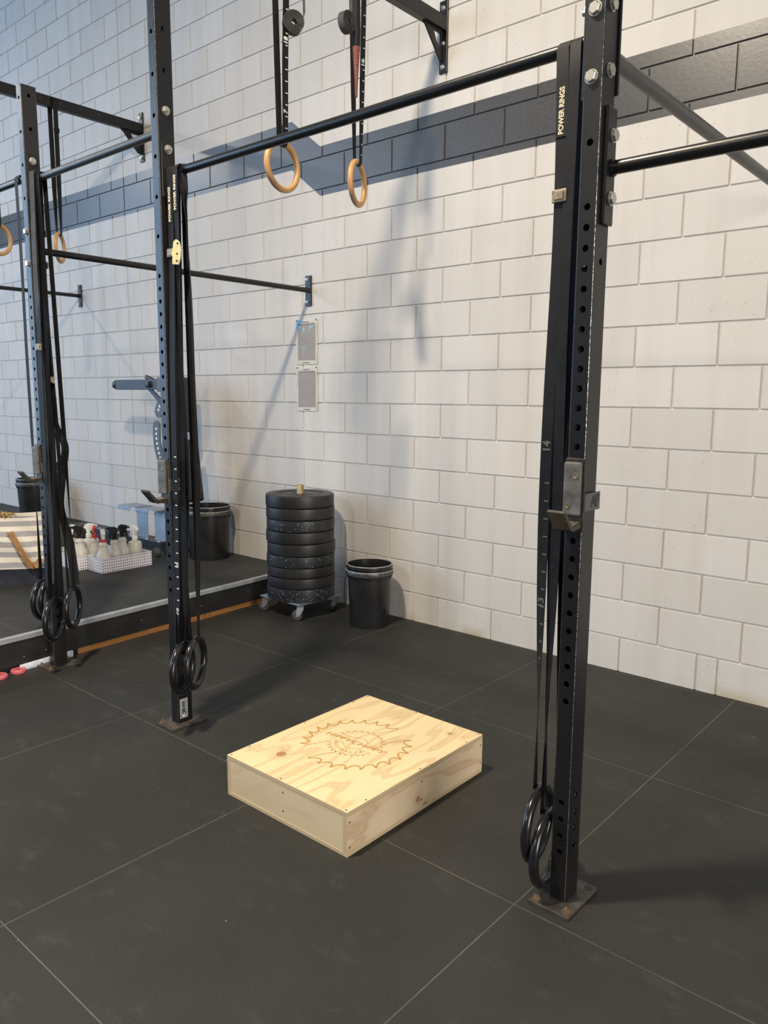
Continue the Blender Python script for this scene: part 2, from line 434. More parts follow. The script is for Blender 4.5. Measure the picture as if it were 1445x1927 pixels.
# ------------------------------------------------------------------ setting
def structure(name, bm, m, **k):
    o = obj(name, bm, m, **k); o['kind'] = 'structure'; return o
bm = bmesh.new(); box(bm, -12, 5, -12, .2, -.12, 0); structure('floor', bm, 'floor')
def block_wall():
    bm = bmesh.new(); lay = bm.faces.layers.float.new('tint')
    x0, x1, cj = -11.0, 3.4, -4.6
    g, dp = .0030, .0085                       # half joint at the face, joint depth
    for k in range(1, 30):
        z0, z1 = .2*(k-1) - .018, .2*k - .018
        z0c = max(z0, -.03)
        off = 0.0 if k % 2 else .2
        xs = [x0]; n = math.ceil((x0-off)/.4)
        x = n*.4 + off
        while x < x1:
            if x > x0 + .05: xs.append(round(x, 4))
            x += .4
        xs.append(x1)
        if k == 1: xs = sorted(xs + [-1.395, .50])
        if all(abs(cj-v) > .02 for v in xs): xs = sorted(xs + [cj])
        for a, b in zip(xs, xs[1:]):
            t = random.random()
            ga = g*1.3 if abs(a-cj) < .01 else g; gb = g*1.3 if abs(b-cj) < .01 else g
            A = [(a+ga, z0c+g), (b-gb, z0c+g), (b-gb, z1-g), (a+ga, z1-g)]
            i = .0034
            F = [(a+ga+i, z0c+g+i), (b-gb-i, z0c+g+i), (b-gb-i, z1-g-i), (a+ga+i, z1-g-i)]
            vb = [bm.verts.new((p[0], dp, p[1])) for p in A]; vf = [bm.verts.new((p[0], 0, p[1])) for p in F]
            f = bm.faces.new(vf); f[lay] = t
            for q in range(4):
                f = bm.faces.new((vb[q], vb[(q+1) % 4], vf[(q+1) % 4], vf[q])); f[lay] = t
    vs = [bm.verts.new(v) for v in ((x0, dp, -.05), (x1, dp, -.05), (x1, dp, 5.78), (x0, dp, 5.78))]
    f = bm.faces.new(vs); f[lay] = .8
    vs = [bm.verts.new(v) for v in ((x0, .19, -.05), (x1, .19, -.05), (x1, .19, 5.78), (x0, .19, 5.78))]
    bm.faces.new(vs)
    me = bpy.data.meshes.new('wall_back'); bm.to_mesh(me); bm.free()
    o = bpy.data.objects.new('wall_back', me); C.objects.link(o); me.materials.append(M['wall']); o['kind'] = 'structure'
    return o
block_wall()

# ------------------------------------------------------------------ raised platform (slightly skewed to the wall)
PX = lambda y: -2.46 - .0565*y + 0.0     # x of the platform's front at depth y
plat = thing('raised_platform', 'low black raised rubber topped platform with aluminium edge strip on the left', 'platform', (-2.46, 0, 0))
PT = .185
def skew(y): return -.0565*y
bm = bmesh.new()
prism(bm, [(-8.2, 0), (skew(0)-.022, 0), (skew(-4.5)-.022, -4.5), (-8.2, -4.5)], .05, PT, 'XY'); obj('deck', bm, 'deck', plat)
bm = bmesh.new()
prism(bm, [(-.02, 0), (0, 0), (skew(-4.5), -4.5), (skew(-4.5)-.02, -4.5)], .034, .163, 'XY')
obj('fascia', bm, 'fascia', plat)
bm = bmesh.new()
def edge_profile(bm, pr, y0, y1):
    A = [bm.verts.new((skew(y0)+a, y0, b)) for a, b in pr]; B = [bm.verts.new((skew(y1)+a, y1, b)) for a, b in pr]
    bm.faces.new(A); bm.faces.new(B)
    for i in range(len(pr)): j = (i+1) % len(pr); bm.faces.new((A[i], A[j], B[j], B[i]))
edge_profile(bm, [(-.026, PT-.001), (-.026, PT+.0025), (.001, PT+.0025), (.0035, PT), (.0035, .162), (.0005, .162), (.0005, PT-.001)], 0, -4.5)
obj('edge_strip', bm, 'alu', plat)
bm = bmesh.new(); edge_profile(bm, [(-.06, 0), (-.06, .034), (-.010, .034), (-.010, 0)], 0, -1.76); obj('sill_board', bm, 'orange_wood', plat, label='bare orange timber strip under the black fascia')
for s, y in (('5', -.83), ('0', -.87)):
    b = place_bm(text_bm(s, .028), (skew(y)-.0094, y, .016), (0, 1, 0), (0, 0, 1)); obj('stencil_mark', b, 'ink', plat)
bm = bmesh.new(); edge_profile(bm, [(-.07, 0), (-.07, .034), (-.02, .034), (-.02, 0)], -1.76, -4.5); obj('joist', bm, 'fascia', plat)
bm = bmesh.new()
for y, z in ((-1.95, .075), (-2.07, .07), (-1.35, .10), (-.9, .09), (-.5, .11), (-1.1, .06), (-.35, .085)):
    bm = bmesh.new(); lathe_at(bm, [(.003, 0), (.003, .0015)], 8, (skew(y), y, z), 'X'); obj('screw', bm, 'alu', plat)
# scraps by the platform foot
bm = bmesh.new(); box(bm, -.006, .006, -.15, .15, 0, .040, .003)
for v in bm.verts: v.co.x += .006*math.sin(v.co.y*40); v.co.z *= .8 + .25*math.sin(v.co.y*31+1)**2
tag(obj('foam_strip', bm, 'foam', None, True, (-2.3415, -1.95, 0), (0, 0, .0565)), 'pale grey foam scrap wedged on the floor under the platform edge', 'foam')
for i, (x, y, l) in enumerate(((-2.318, -2.115, 'small pink disc at the foot of the platform, nearer the foam scrap'), (-2.305, -2.215, 'small pink disc at the very left edge of the photo, below the platform'))):
    bm = bmesh.new(); lathe(bm, [(.012, .004), (.012, 0), (.034, 0), (.038, .005), (.038, .016), (.034, .021), (.012, .021), (.012, .004)], 28, closed=False)
    tag(obj('pink_disc', bm, 'pink', None, 35, (x, y, .0)), l, 'disc', None)

# ------------------------------------------------------------------ pull-up rig
rig = thing('pull_up_rig', 'black steel pull-up rig of drilled posts, bars and beams bolted to the block wall', 'pull-up rig')
def face_cells(bm, org, du, dv, wd, z0, z1, holes, nrm, r=.0088, depth=.004):
    """flat panel wd wide from z0 to z1 in directions du (across) and dv (up) with round holes"""
    org, du, dv, nrm = Vector(org), Vector(du), Vector(dv), Vector(nrm)
    P = lambda a, b: org + du*a + dv*b
    hz = sorted(h for h in holes if z0+.03 < h < z1-.03); cur = z0; hh = .0155
    def quad(a, b):
        if b - a > 1e-5: bm.faces.new([bm.verts.new(P(*q)) for q in ((-wd/2, a), (wd/2, a), (wd/2, b), (-wd/2, b))])
    for h in hz:
        quad(cur, h-hh); K = 16
        outer, inner = [], []
        for i in range(K):
            a = 2*PI*(i+.5)/K; c, s = math.cos(a), math.sin(a)
            k = min((wd/2)/abs(c) if abs(c) > 1e-6 else 9, hh/abs(s) if abs(s) > 1e-6 else 9)
            outer.append((c*k, s*k)); inner.append((c*r, s*r))
        VO = [bm.verts.new(P(a, h+b)) for a, b in outer]; VI = [bm.verts.new(P(a, h+b)) for a, b in inner]
        VD = [bm.verts.new(P(a, h+b) - nrm*depth) for a, b in inner]
        for i in range(K):
            j = (i+1) % K
            # keep the cell's true corners
            a0, a1 = outer[i], outer[j]
            if abs(abs(a0[0])-wd/2) < 1e-6 and abs(abs(a1[1])-hh) < 1e-6 or abs(abs(a0[1])-hh) < 1e-6 and abs(abs(a1[0])-wd/2) < 1e-6:
                cx = math.copysign(wd/2, a0[0] if abs(abs(a0[0])-wd/2) < 1e-6 else a1[0]); cz = math.copysign(hh, a0[1] if abs(abs(a0[1])-hh) < 1e-6 else a1[1])
                cv = bm.verts.new(P(cx, h+cz)); bm.faces.new((VO[i], cv, VO[j], VI[j], VI[i]))
            else: bm.faces.new((VO[i], VO[j], VI[j], VI[i]))
            bm.faces.new((VI[i], VI[j], VD[j], VD[i]))
        cur = h + hh
    quad(cur, z1)
PW, PD = .050, .075
def post(x, y, top, hy, hx, mat='steel', zb=0):
    bm = bmesh.new(); r = .0045; z0 = .010+zb
    for s, holes in ((-1, hy), (1, hy)):
        face_cells(bm, (x, y+s*PD/2, 0), (1, 0, 0), (0, 0, 1), PW-2*r, z0, top, holes, (0, s, 0))
    for s, holes in ((-1, hx), (1, hx)):
        face_cells(bm, (x+s*PW/2, y, 0), (0, 1, 0), (0, 0, 1), PD-2*r, z0, top, holes, (s, 0, 0))
    for sx in (-1, 1):
        for sy in (-1, 1):
            cx, cy = x+sx*(PW/2-r), y+sy*(PD/2-r); cols = []
            for i in range(6):
                a = PI/2*i/5; p = (cx+sx*r*math.cos(a), cy+sy*r*math.sin(a))
                cols.append((bm.verts.new((*p, z0)), bm.verts.new((*p, top))))
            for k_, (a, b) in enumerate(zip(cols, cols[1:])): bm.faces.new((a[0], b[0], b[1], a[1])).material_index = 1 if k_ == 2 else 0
    bm.faces.new([bm.verts.new(v) for v in ((x-PW/2+.002, y-PD/2+.002, top), (x+PW/2-.002, y-PD/2+.002, top), (x+PW/2-.002, y+PD/2-.002, top), (x-PW/2+.002, y+PD/2-.002, top))])
    bmesh.ops.remove_doubles(bm, verts=bm.verts, dist=1e-5)
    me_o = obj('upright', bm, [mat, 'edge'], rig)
    me_o.data.polygons.foreach_set('use_smooth', [False]*len(me_o.data.polygons))
    # base plate with anchor bolts
    b = bmesh.new(); box(b, x-.063, x+.063, y-.092, y+.092, zb, zb+.010, .0015)
    bp = obj('base_plate', b, 'baseplate', me_o, label='dusty rust edged steel base plate')
    for i, (sx, sy) in enumerate(((1, -1), (-1, -1), (1, 1), (-1, 1))):
        if i == 2:
            b = bmesh.new(); lathe_at(b, [(.011, 0), (.011, .0012)], 16, (x+.045, y+.070, zb+.0098), 'Z'); obj('anchor_hole', b, 'ink', me_o); continue
        b = bmesh.new(); p = (x+sx*.045, y+sy*.070, zb+.010)
        lathe_at(b, [(.013, 0), (.013, .0015)], 20, p, 'Z'); lathe_at(b, [(.0078, .0015), (.0078, .007)], 6, p, 'Z'); lathe_at(b, [(.004, .007), (.004, .013)], 10, p, 'Z')
        obj('anchor_bolt', b, 'rusty', me_o)
    return me_o
SM = [round(.605+.05*i, 3) for i in range(27)]            # close spaced holes .605 .. 1.905
LOW = [.158, .206, .256, .306]; LOWX = [.174, .225, .274, .325]
XA, XB, XC, XD, XE, PY = .683, -1.166, -2.269, -4.24, -5.37, -1.892
YB, YC = -1.911, -1.921
A = post(XA, PY, 2.90, LOW+SM+[2.057, 2.51, 2.66, 2.81], LOWX+[1.774, 2.53, 2.68])
B = post(XB, YB, 3.62, LOW+SM+[2.058, 2.208, 2.36, 2.512, 2.663, 2.816, 2.966, 3.116, 3.266], LOWX+[1.774, 2.681, 2.831, 2.98, 3.13])
Cc = post(XC, YC, 2.885, LOW+SM+[2.368, 2.522, 2.673, 2.827], LOWX+[1.774, 2.689, 2.839], 'steel_worn')
D = post(XD, YC, 3.66, SM+[2.2, 2.35], [], zb=PT+.0005); Ee = post(XE, YC, 2.90, SM+[2.2], [], zb=PT+.0005)
def bolts(par, axis, face, sgn, pts, nut=False, mat='zinc'):
    for (a, z) in pts:
        b = bmesh.new(); p = (face, a, z) if axis == 'X' else (a, face, z)
        hexbolt(b, p, axis, sgn=sgn, nut=nut); obj('bolt', b, mat, par)
def plate_x(par, xf, sgn, y, z0, z1, w=.062, th=.008):
    b = bmesh.new(); x0, x1 = sorted((xf, xf+sgn*th)); box(b, x0, x1, y-w/2, y+w/2, z0, z1, .003); return obj('flange', b, 'steel', par)
def plate_y(par, yf, sgn, x, z0, z1, w=.055, th=.008):
    b = bmesh.new(); y0, y1 = sorted((yf, yf+sgn*th)); box(b, x-w/2, x+w/2, y0, y1, z0, z1, .003); return obj('flange', b, 'steel', par)
def pipe_x(x0, x1, y, z, r=.0168, mat='pipe'):
    b = bmesh.new(); tube(b, [(x0+(x1-x0)*i/8, y, z) for i in range(9)], r, 24); o = obj('pull_up_bar', b, mat, rig, 50)
    for xx, s in ((x0, 1), (x1, -1)):
        b = bmesh.new(); tube(b, [(xx, y, z), (xx+s*.006, y, z)], r+.004, 20); obj('weld_collar', b, mat, o, 50)
    return o
# A-B bar, bar right of A, C-B bar, C-D bar, D-E
ab = pipe_x(XB+PW/2+.008, XA-PW/2-.008, -1.892, 2.304)
plate_x(ab, XB+PW/2, 1, YB, 2.205, 2.415); plate_x(ab, XA-PW/2, -1, PY, 2.16, 2.44)
rb = pipe_x(XA+PW/2+.010, 2.45, -1.872, 2.003, .0172)
plate_x(rb, XA+PW/2, 1, PY+.012, 1.865, 2.145, .052, .010)
cb = pipe_x(XC+PW/2+.008, XB-PW/2-.008, -1.91, 2.462, .0165, 'pipe_grey'); cb['label'] = 'scuffed grey-black pull-up bar between the two left posts'
plate_x(cb, XC+PW/2, 1, YC, 2.36, 2.57); plate_x(cb, XB-PW/2, -1, YB, 2.36, 2.56)
cd_ = pipe_x(XD+PW/2, XC-PW/2-.008, -1.91, 2.482, .0165)
plate_x(cd_, XC-PW/2, -1, YC, 2.38, 2.58)
bolts(ab, 'X', XB+PW/2+.008, 1, [(YB, 2.388)], True); bolts(cb, 'X', XB+PW/2, 1, [(YB, 2.533)], True)
bolts(cb, 'X', XC+PW/2+.008, 1, [(YC-.004, 2.541)])
bolts(ab, 'X', XA+PW/2, 1, [(PY, 2.378), (PY, 2.228)]); bolts(ab, 'X', XA-PW/2-.008, -1, [(PY, 2.378)], True)
bolts(rb, 'X', XA+PW/2+.010, 1, [(PY+.018, 2.079), (PY+.018, 1.929)])
# wall pipes
def wall_pipe(x, y0, z, r, zp, post_bolt=True, mat='pipe', xp=None, hp=.10):
    b = bmesh.new(); tube(b, [(x, y0+(0-.012-y0)*i/6, z) for i in range(7)], r, 20); o = obj('wall_tie_bar', b, mat, rig, 50)
    if xp is None: xp = x
    b = bmesh.new(); box(b, xp-.028, xp+.028, -.012, 0, z-hp, z+hp, .003); f = obj('wall_plate', b, 'steel', o)
    for dz in (-hp+.025, hp-.025):
        b = bmesh.new(); hexbolt(b, (xp-.004, -.012, z+dz), 'Y', r=.009, h=.007, sgn=-1, nut=True); obj('bolt', b, 'zinc', f)
    return o
ra = wall_pipe(XA, PY+PD/2+.010, 2.280, .0200, 0, mat='pipe_grey'); ra['label'] = 'grey tie bar running from the near post back to the wall'
plate_y(ra, PY+PD/2, 1, XA, 2.18, 2.41, .062, .010)
bolts(ra, 'Y', PY-PD/2, -1, [(XA, 2.362), (XA-.003, 2.209)])
rc = wall_pipe(-2.315, YC+PD/2+.008, 2.140, .0168, 0, xp=-2.332)
b_ = plate_y(rc, YC+PD/2, 1, -2.285, 2.03, 2.25)
bolts(rc, 'Y', YC-PD/2, -1, [(XC-.002, 2.215), (XC, 2.064)]); bolts(rc, 'Y', YC+PD/2+.008, 1, [(XC+.012, 2.215), (XC+.012, 2.064)])
re_ = wall_pipe(-5.415, YC+PD/2, 2.340, .0168, 0)
# high beams with gusseted wall brackets
def beam(x, zc, post_y, nh):
    b = bmesh.new(); hw = .024; r = .003
    box(b, x-hw, x+hw, post_y-.03, -.012, zc-.0375, zc+.0375, r); o = obj('top_beam', b, 'steel', rig)
    for i in range(nh):
        b = bmesh.new(); lathe_at(b, [(.0095, 0), (.0095, .0006)], 16, (x+hw, -.235-.156*i, zc+.003), 'X'); obj('bolt_hole', b, 'ink', o)
    b = bmesh.new(); box(b, x-.028, x+.028, -.012, 0, zc-.255, zc+.125, .003); f = obj('wall_plate', b, 'steel', o)
    for dz in (-.225, -.10, .085):
        b = bmesh.new(); hexbolt(b, (x, -.012, zc+dz), 'Y', r=.011, h=.008, sgn=-1, nut=True); obj('bolt', b, 'zinc', f)
    b = bmesh.new()
    # triangular gusset plate with a rounded opening
    out = [(-.20, zc-.0375), (-.012, zc-.0375), (-.012, zc-.205), (-.035, zc-.195)]
    q = [(-.20, zc-.0375), (-.012, zc-.0375), (-.012, zc-.06), (-.062, zc-.06), (-.098, zc-.06), (-.075, zc-.098), (-.045, zc-.118), (-.036, zc-.106), (-.036, zc-.075), (-.045, zc-.062), (-.012, zc-.06), (-.012, zc-.195), (-.040, zc-.19)]
    prism(b, [(-.20, zc-.0375), (-.012, zc-.0375), (-.012, zc-.057), (-.175, zc-.057)], x-.004, x+.004, 'YZ')
    prism(b, [(-.175, zc-.057), (-.105, zc-.057), (-.078, zc-.108), (-.040, zc-.125), (-.012, zc-.125), (-.012, zc-.20), (-.045, zc-.195)], x-.004, x+.004, 'YZ')
    prism(b, [(-.040, zc-.125), (-.036, zc-.057), (-.012, zc-.057), (-.012, zc-.125)], x-.004, x+.004, 'YZ')
    obj('gusset', b, 'steel', o)
    bolts(o, 'X', x+hw, 1, [(post_y+.03, zc)]) if False else None
    return o
beam(-1.216, 3.505, YB, 4); beam(-4.290, 3.580, YC, 12)
# serial plate on post B
b = bmesh.new(); xs = XB+PW/2; box(b, xs, xs+.0015, YB-.028, YB+.012, .030, .118); sg = obj('name_plate', b, 'sign', B, label='small pale plate lettered vertically near the foot of the post')
for s, z in (('E', .092), ('R', .062)):
    b = place_bm(text_bm(s, .034, bold=.0006), (xs+.0018, YB-.008, z), (0, 1, 0), (0, 0, 1)); obj('letter', b, 'ink', sg)
b = bmesh.new(); lathe_at(b, [(.0045, 0), (.0045, .003)], 10, (xs+.001, YB-.010, .040), 'X'); obj('rivet', b, 'white', sg)

# ------------------------------------------------------------------ J hooks
def j_hook(x, y, z, label):
    """pad bottom at z; hangs on the -y face of a post centred x, y"""
    t = thing('j_hook', label, 'rack hook', (x, y-PD/2, z), 0, None)
    b = bmesh.new(); box(b, -.028, .028, -.008, 0, -.045, .150, .003); obj('back_plate', b, 'hook', t)
    b = bmesh.new(); box(b, -.026, .022, -.023, -.008, 0, .140, .004); pad = obj('liner', b, 'liner', t, label='worn grey plastic liner with two screws')
    for dx, dz in ((.008, .105), (-.012, .025)):
        b = bmesh.new(); lathe_at(b, [(.0085, 0), (.0085, -.0012), (.005, -.0012), (.004, -.0004)], 18, (dx, -.023, dz), 'Y'); obj('screw', b, 'hookmetal', pad)
    # hook: bottom shelf then lip turned up
    prof = [(-.008, -.012), (-.055, -.024), (-.105, .012), (-.112, .006), (-.120, .000), (-.062, -.040), (-.048, -.044), (-.020, -.034), (0, -.034), (0, -.012)]
    b = bmesh.new()
    prof = [(0, -.018), (-.050, -.026), (-.058, -.022), (-.098, .022), (-.106, .016), (-.066, -.032), (-.054, -.038), (0, -.032)]
    prism(b, prof, -.026, .024, 'YZ'); bmesh.ops.bevel(b, geom=list(b.edges), offset=.0012, segments=1, affect='EDGES')
    hk = obj('hook_arm', b, 'hook', t)
    b = bmesh.new(); prism(b, [(0, -.0175), (-.048, -.0245), (-.048, -.0215), (0, -.0140)], -.024, .020, 'YZ'); obj('shelf_pad', b, 'hookmetal', hk, label='scuffed bare metal shelf')
    # clip round the +x face
    b = bmesh.new(); box(b, .026, .0310, -.006, .082, .010, .058, .0015); cl = obj('side_clip', b, 'clip', t)
    for s, yy in (('A', .048), ('F', .070)):
        k = place_bm(text_bm(s, .042, bold=.0018), (.0313, yy-.006, .034), (0, 1, 0), (0, 0, 1)); obj('cut_letter', k, 'ink', cl)
    b = bmesh.new(); lathe_at(b, [(.008, 0), (.008, .05)], 14, (0, 0, .12), 'Y'); obj('locking_pin', b, 'zinc_dull', t)
    return t
j_hook(XA+.003, PY, 1.126, 'grey lined J hook on the nearest post at the right')
j_hook(XB-.005, YB, 1.024, 'grey lined J hook on the middle post, below the notched arc plate')
j_hook(XC-.010, YC, 1.028, 'grey lined J hook on the leftmost post, above the tote bag')

# ------------------------------------------------------------------ gymnastic rings
def smooth_path(keys, n=14):
    """Catmull-Rom through key points"""
    P = [Vector(k) for k in keys]; P = [2*P[0]-P[1]] + P + [2*P[-1]-P[-2]]; out = []
    for i in range(1, len(P)-2):
        for j in range(n):
            s = j/n; a, b, c, d = P[i-1:i+3]
            out.append(.5*((2*b) + (c-a)*s + (2*a-5*b+4*c-d)*s*s + (3*b-a-3*c+d)*s**3))
    out.append(P[-2]); return out
def rings_set(label, bar_c, bar_r, over, ringz, yaw, wood, strap_w=.034, group=None, sway=0, legs=.0, tail=None,
              text=None, ticks=None, tick_mat='white', buckle=None, buckle_mat='zinc_dull', name='gymnastic_ring', offs=(0, 0), twist=2.6, wob=.0, tilt=0):
    """over = direction along the bar (strap width at the top). bar_c: point on the bar axis. ringz: z of ring centre"""
    R, r = .1025, .0145
    along = Vector(over).normalized(); side = Vector((along.y, -along.x, 0))   # front side of bar
    c = Vector(bar_c); rc = Vector((c.x+offs[0], c.y+offs[1], ringz))
    t = thing(name, label, 'gym ring', (rc.x, rc.y, rc.z), 0, group)
    T = -Vector(t.location)
    b = bmesh.new(); torus(b, R, r)
    rg = obj('ring', b, 'ringwood' if wood else 'ringblack', t, True, rot=(tilt, 0, yaw))
    rdir = Vector((math.cos(yaw), math.sin(yaw), 0))
    top = Vector((rc.x, rc.y, rc.z + R))
    # strap loop: up the front, over the bar, down the back, under the ring tube
    def lerpdir(s): # width direction, s 0 at ring .. 1 at bar
        a = rdir if rdir.dot(along) >= 0 else -rdir
        k = min(1, s*twist); return (a*(1-k) + along*k).normalized()
    L = c.z + bar_r - top.z; pts, wds = [], []
    n = 26
    fs = Vector((-math.sin(yaw), math.cos(yaw), 0)); fs = fs if fs.dot(side) > 0 else -fs
    for i in range(n+1):                       # front leg upward
        s = i/n; k = min(1, s*1.1)
        off = (fs*(r+.002))*(1-k) + side*(bar_r+.002+legs)*k
        p = top.lerp(Vector((c.x, c.y, c.z)), s) + off
        p += along*wob*math.sin(s*9+1) + side*abs(wob)*.5*math.sin(s*13)
        pts.append(p); wds.append(lerpdir(s))
    for i in range(1, 8):
        a = PI*i/8; pts.append(c + side*(bar_r+.002)*math.cos(a) + Vector((0, 0, (bar_r+.002)*math.sin(a)))); wds.append(along)
    for i in range(n+1):
        s = 1-i/n; k = min(1, s*1.1)
        off = -(fs*(r+.002))*(1-k) - side*(bar_r+.002)*k
        p = top.lerp(Vector((c.x, c.y, c.z)), s) + off - side*legs*math.sin(s*PI)*.6
        pts.append(p); wds.append(lerpdir(s))
    for i in range(1, 6):
        a = PI*i/6; pts.append(top + (-fs)*(r+.002)*math.cos(a) - Vector((0, 0, (r+.002)*math.sin(a)))); wds.append(lerpdir(0))
    b = bmesh.new(); ribbon(b, [p+T for p in pts], wds, strap_w, closed=True)
    st = obj('strap', b, 'web', t, 40)
    fy = lambda z: top.lerp(Vector((c.x, c.y, c.z)), (z-top.z)/(c.z-top.z))
    def front(z, d):     # point a little in front of the front leg at height z
        s = (z-top.z)/(c.z-top.z); k = min(1, s*1.1); q = fy(z) + (fs*(r+.002))*(1-k) + side*(bar_r+.002+legs)*k
        return q + along*wob*math.sin(s*9+1) + side*abs(wob)*.5*math.sin(s*13) + side*d
    rgt = Vector((-side.y, side.x, 0))          # to the viewer's right when looking at the front
    if buckle:
        for z in (buckle if isinstance(buckle, (list, tuple)) else [buckle]):
            p = front(z, .004); b = bmesh.new(); box(b, -strap_w/2-.004, strap_w/2+.004, -.004, .004, -.016, .016, .002); box(b, -strap_w/2+.004, strap_w/2-.004, -.007, -.004, -.010, .012, .001)
            place_bm(b, p+T, rgt, -side); 
            b.transform(Matrix.Identity(4))
            m = Matrix.Rotation(0, 4, 'X')
            obj('buckle', b, buckle_mat, t)
    if text:
        z0, z1 = text; p = front((z0+z1)/2, .0018)
        b = bmesh.new(); box(b, -.0155, .0155, -(z1-z0)/2-.006, (z1-z0)/2+.006, -.0006, .0006); place_bm(b, p+T, rgt, (0, 0, 1)); lb = obj('label_patch', b, 'web', t)
        k = text_bm('POWER RINGS', .0195, bold=.0006)
        xs = [v.co.x for v in k.verts]; f = (z1-z0)/(max(xs)-min(xs))
        for v in k.verts: v.co.x *= f
        place_bm(k, p + side*.0009 + T, (0, 0, 1), -rgt); obj('label_print', k, 'cream', lb)
    if ticks:
        def frame(z):
            s_ = (z-top.z)/(c.z-top.z); wd = lerpdir(s_); wd = wd if wd.dot(rgt) > 0 else -wd
            nn = Vector((wd.y, -wd.x, 0)); nn = nn if nn.dot(side) > 0 else -nn
            return wd, nn
        z = ticks[0]
        while z < ticks[1]:
            wd, nn = frame(z); q = front(z, 0) + nn*.0013 + wd*.007
            b = bmesh.new(); box(b, -.0070, .0070, -.0020, .0020, -.0003, .0003); place_bm(b, q+T, wd, (0, 0, 1)); obj('scale_mark', b, tick_mat, st)
            z += .05
        for s, z in ticks[2]:
            k = text_bm(s, .032, bold=.0010); wd, nn = frame(z); place_bm(k, front(z, 0)+nn*.0015+wd*.002+T, (0, 0, 1), -wd); obj('scale_number', k, tick_mat, st)
    if tail:
        pk, wk, wd = tail
        pp = smooth_path(pk); kk = smooth_path(wk)
        b = bmesh.new(); ribbon(b, [p+T for p in pp], [k.normalized() for k in kk], strap_w); obj('strap_tail', b, 'web', t, 40)
    return t
XX = (1, 0, 0)
az = math.radians
# pair on the near post
rings_set('black gym ring with printed strap label, left of the pair at the near post', (.592, -1.892, 2.304), .0168, XX, .196, az(100), False,
          text=(2.098, 2.212), buckle=1.948, wob=.005, ticks=(.70, 1.25, (('13', .86), ('14', 1.30))), tick_mat='faded', buckle_mat='brownbuckle')
rings_set('black gym ring hanging slightly lower, beside the near post', (.625, -1.892, 2.304), .0168, XX, .133, az(98), False, strap_w=.030, wob=-.003, legs=.004)
# pair on the middle post
rings_set('black gym ring, front one of the pair at the middle post', (-1.112, -1.905, 2.304), .0168, XX, .285, az(122), False, text=(2.11, 2.24),
          ticks=(.58, 1.2, (('10', .53), ('11', .73))), twist=10, wob=.004, buckle=1.99, buckle_mat='brownbuckle', strap_w=.036, offs=(.034, -.055))
rings_set('black gym ring, rear one of the pair at the middle post', (-1.074, -1.905, 2.304), .0168, XX, .298, az(124), False, strap_w=.036, text=(2.15, 2.28),
          wob=-.006, legs=.003, offs=(.012, .0),
          tail=([(-1.056, -1.905, 2.322), (-1.062, -1.885, 2.10), (-1.066, -1.87, 1.80), (-1.070, -1.87, 1.45), (-1.066, -1.87, 1.10), (-1.076, -1.87, .75), (-1.085, -1.87, .33)],
                [Vector((.9, .4, 0)), Vector((-.75, .65, 0)), Vector((-.7, .7, 0)), Vector((-.45, .9, 0)), Vector((-.2, 1, 0)), Vector((-.3, 1, 0)), Vector((-.8, .6, 0))], .034))
# yellow cam buckle on the middle post's straps
b = bmesh.new(); prism(b, [(-.014, -.046), (.012, -.046), (.018, -.02), (.018, .02), (.010, .042), (-.004, .050), (-.014, .040), (-.014, .012), (-.020, .008), (-.020, -.010), (-.014, -.014)], -.004, .004, 'XZ')
bmesh.ops.bevel(b, geom=list(b.edges), offset=.001, segments=1, affect='EDGES')
yb = tag(obj('cam_buckle', b, 'yellowbuckle', None, False, (-1.056, -1.940, 1.985), (0, .08, .55)), 'cream yellow metal cam buckle on the straps of the middle post', 'buckle')
for z in (.034, -.005, -.032):
    k = bmesh.new(); lathe_at(k, [(.0042, 0), (.0042, -.0006)], 14, (.004, -.004, z), 'Y'); obj('rivet_hole', k, 'ink', yb)
# four rings round the left post
rings_set('black gym ring hanging lowest, right of the leftmost post', (-2.222, -1.918, 2.465), .0168, XX, .287, az(128), False, strap_w=.044, buckle=1.66, buckle_mat='brownbuckle', wob=.003, offs=(.050, -.060))
rings_set('black gym ring furthest right at the leftmost post, strap bowing outwards', (-2.190, -1.912, 2.465), .0168, XX, .335, az(134), False, strap_w=.044, legs=.002, buckle=1.50, buckle_mat='brownbuckle', wob=-.003, offs=(.030, .030),
          tail=([(-2.200, -1.925, 2.482), (-2.202, -1.92, 2.0), (-2.205, -1.92, 1.5), (-2.200, -1.91, 1.30), (-2.158, -1.88, 1.17), (-2.190, -1.89, 1.02), (-2.195, -1.90, .86), (-2.160, -1.88, .66), (-2.145, -1.87, .45)],
                [Vector((1, .3, 0)), Vector((1, .3, 0)), Vector((.8, .5, 0)), Vector((0, 1, 0)), Vector((-.2, 1, 0)), Vector((.3, 1, 0)), Vector((1, .4, 0)), Vector((.5, .9, 0)), Vector((.2, 1, 0))], .036))
rings_set('black gym ring on the far left of the leftmost post, outer one', (-2.40, -1.915, 2.485), .0168, XX, .340, az(120), False, strap_w=.030, wob=.002)
rings_set('black gym ring between the outer left ring and the leftmost post', (-2.35, -1.905, 2.485), .0168, XX, .350, az(124), False, strap_w=.030, wob=-.002)
# extra strap hanging flat on the left post
bm = bmesh.new()
pp = smooth_path([(-2.212, -1.945, 2.488), (-2.212, -1.955, 2.0), (-2.210, -1.950, 1.5), (-2.206, -1.955, 1.0), (-2.205, -1.95, .6), (-2.208, -1.95, .46)])
ribbon(bm, pp, (1, .15, 0), .036)
tag(obj('spare_strap', bm, 'web_grey', None, 40), 'long grey-black webbing strap hanging flat along the leftmost post', 'strap')
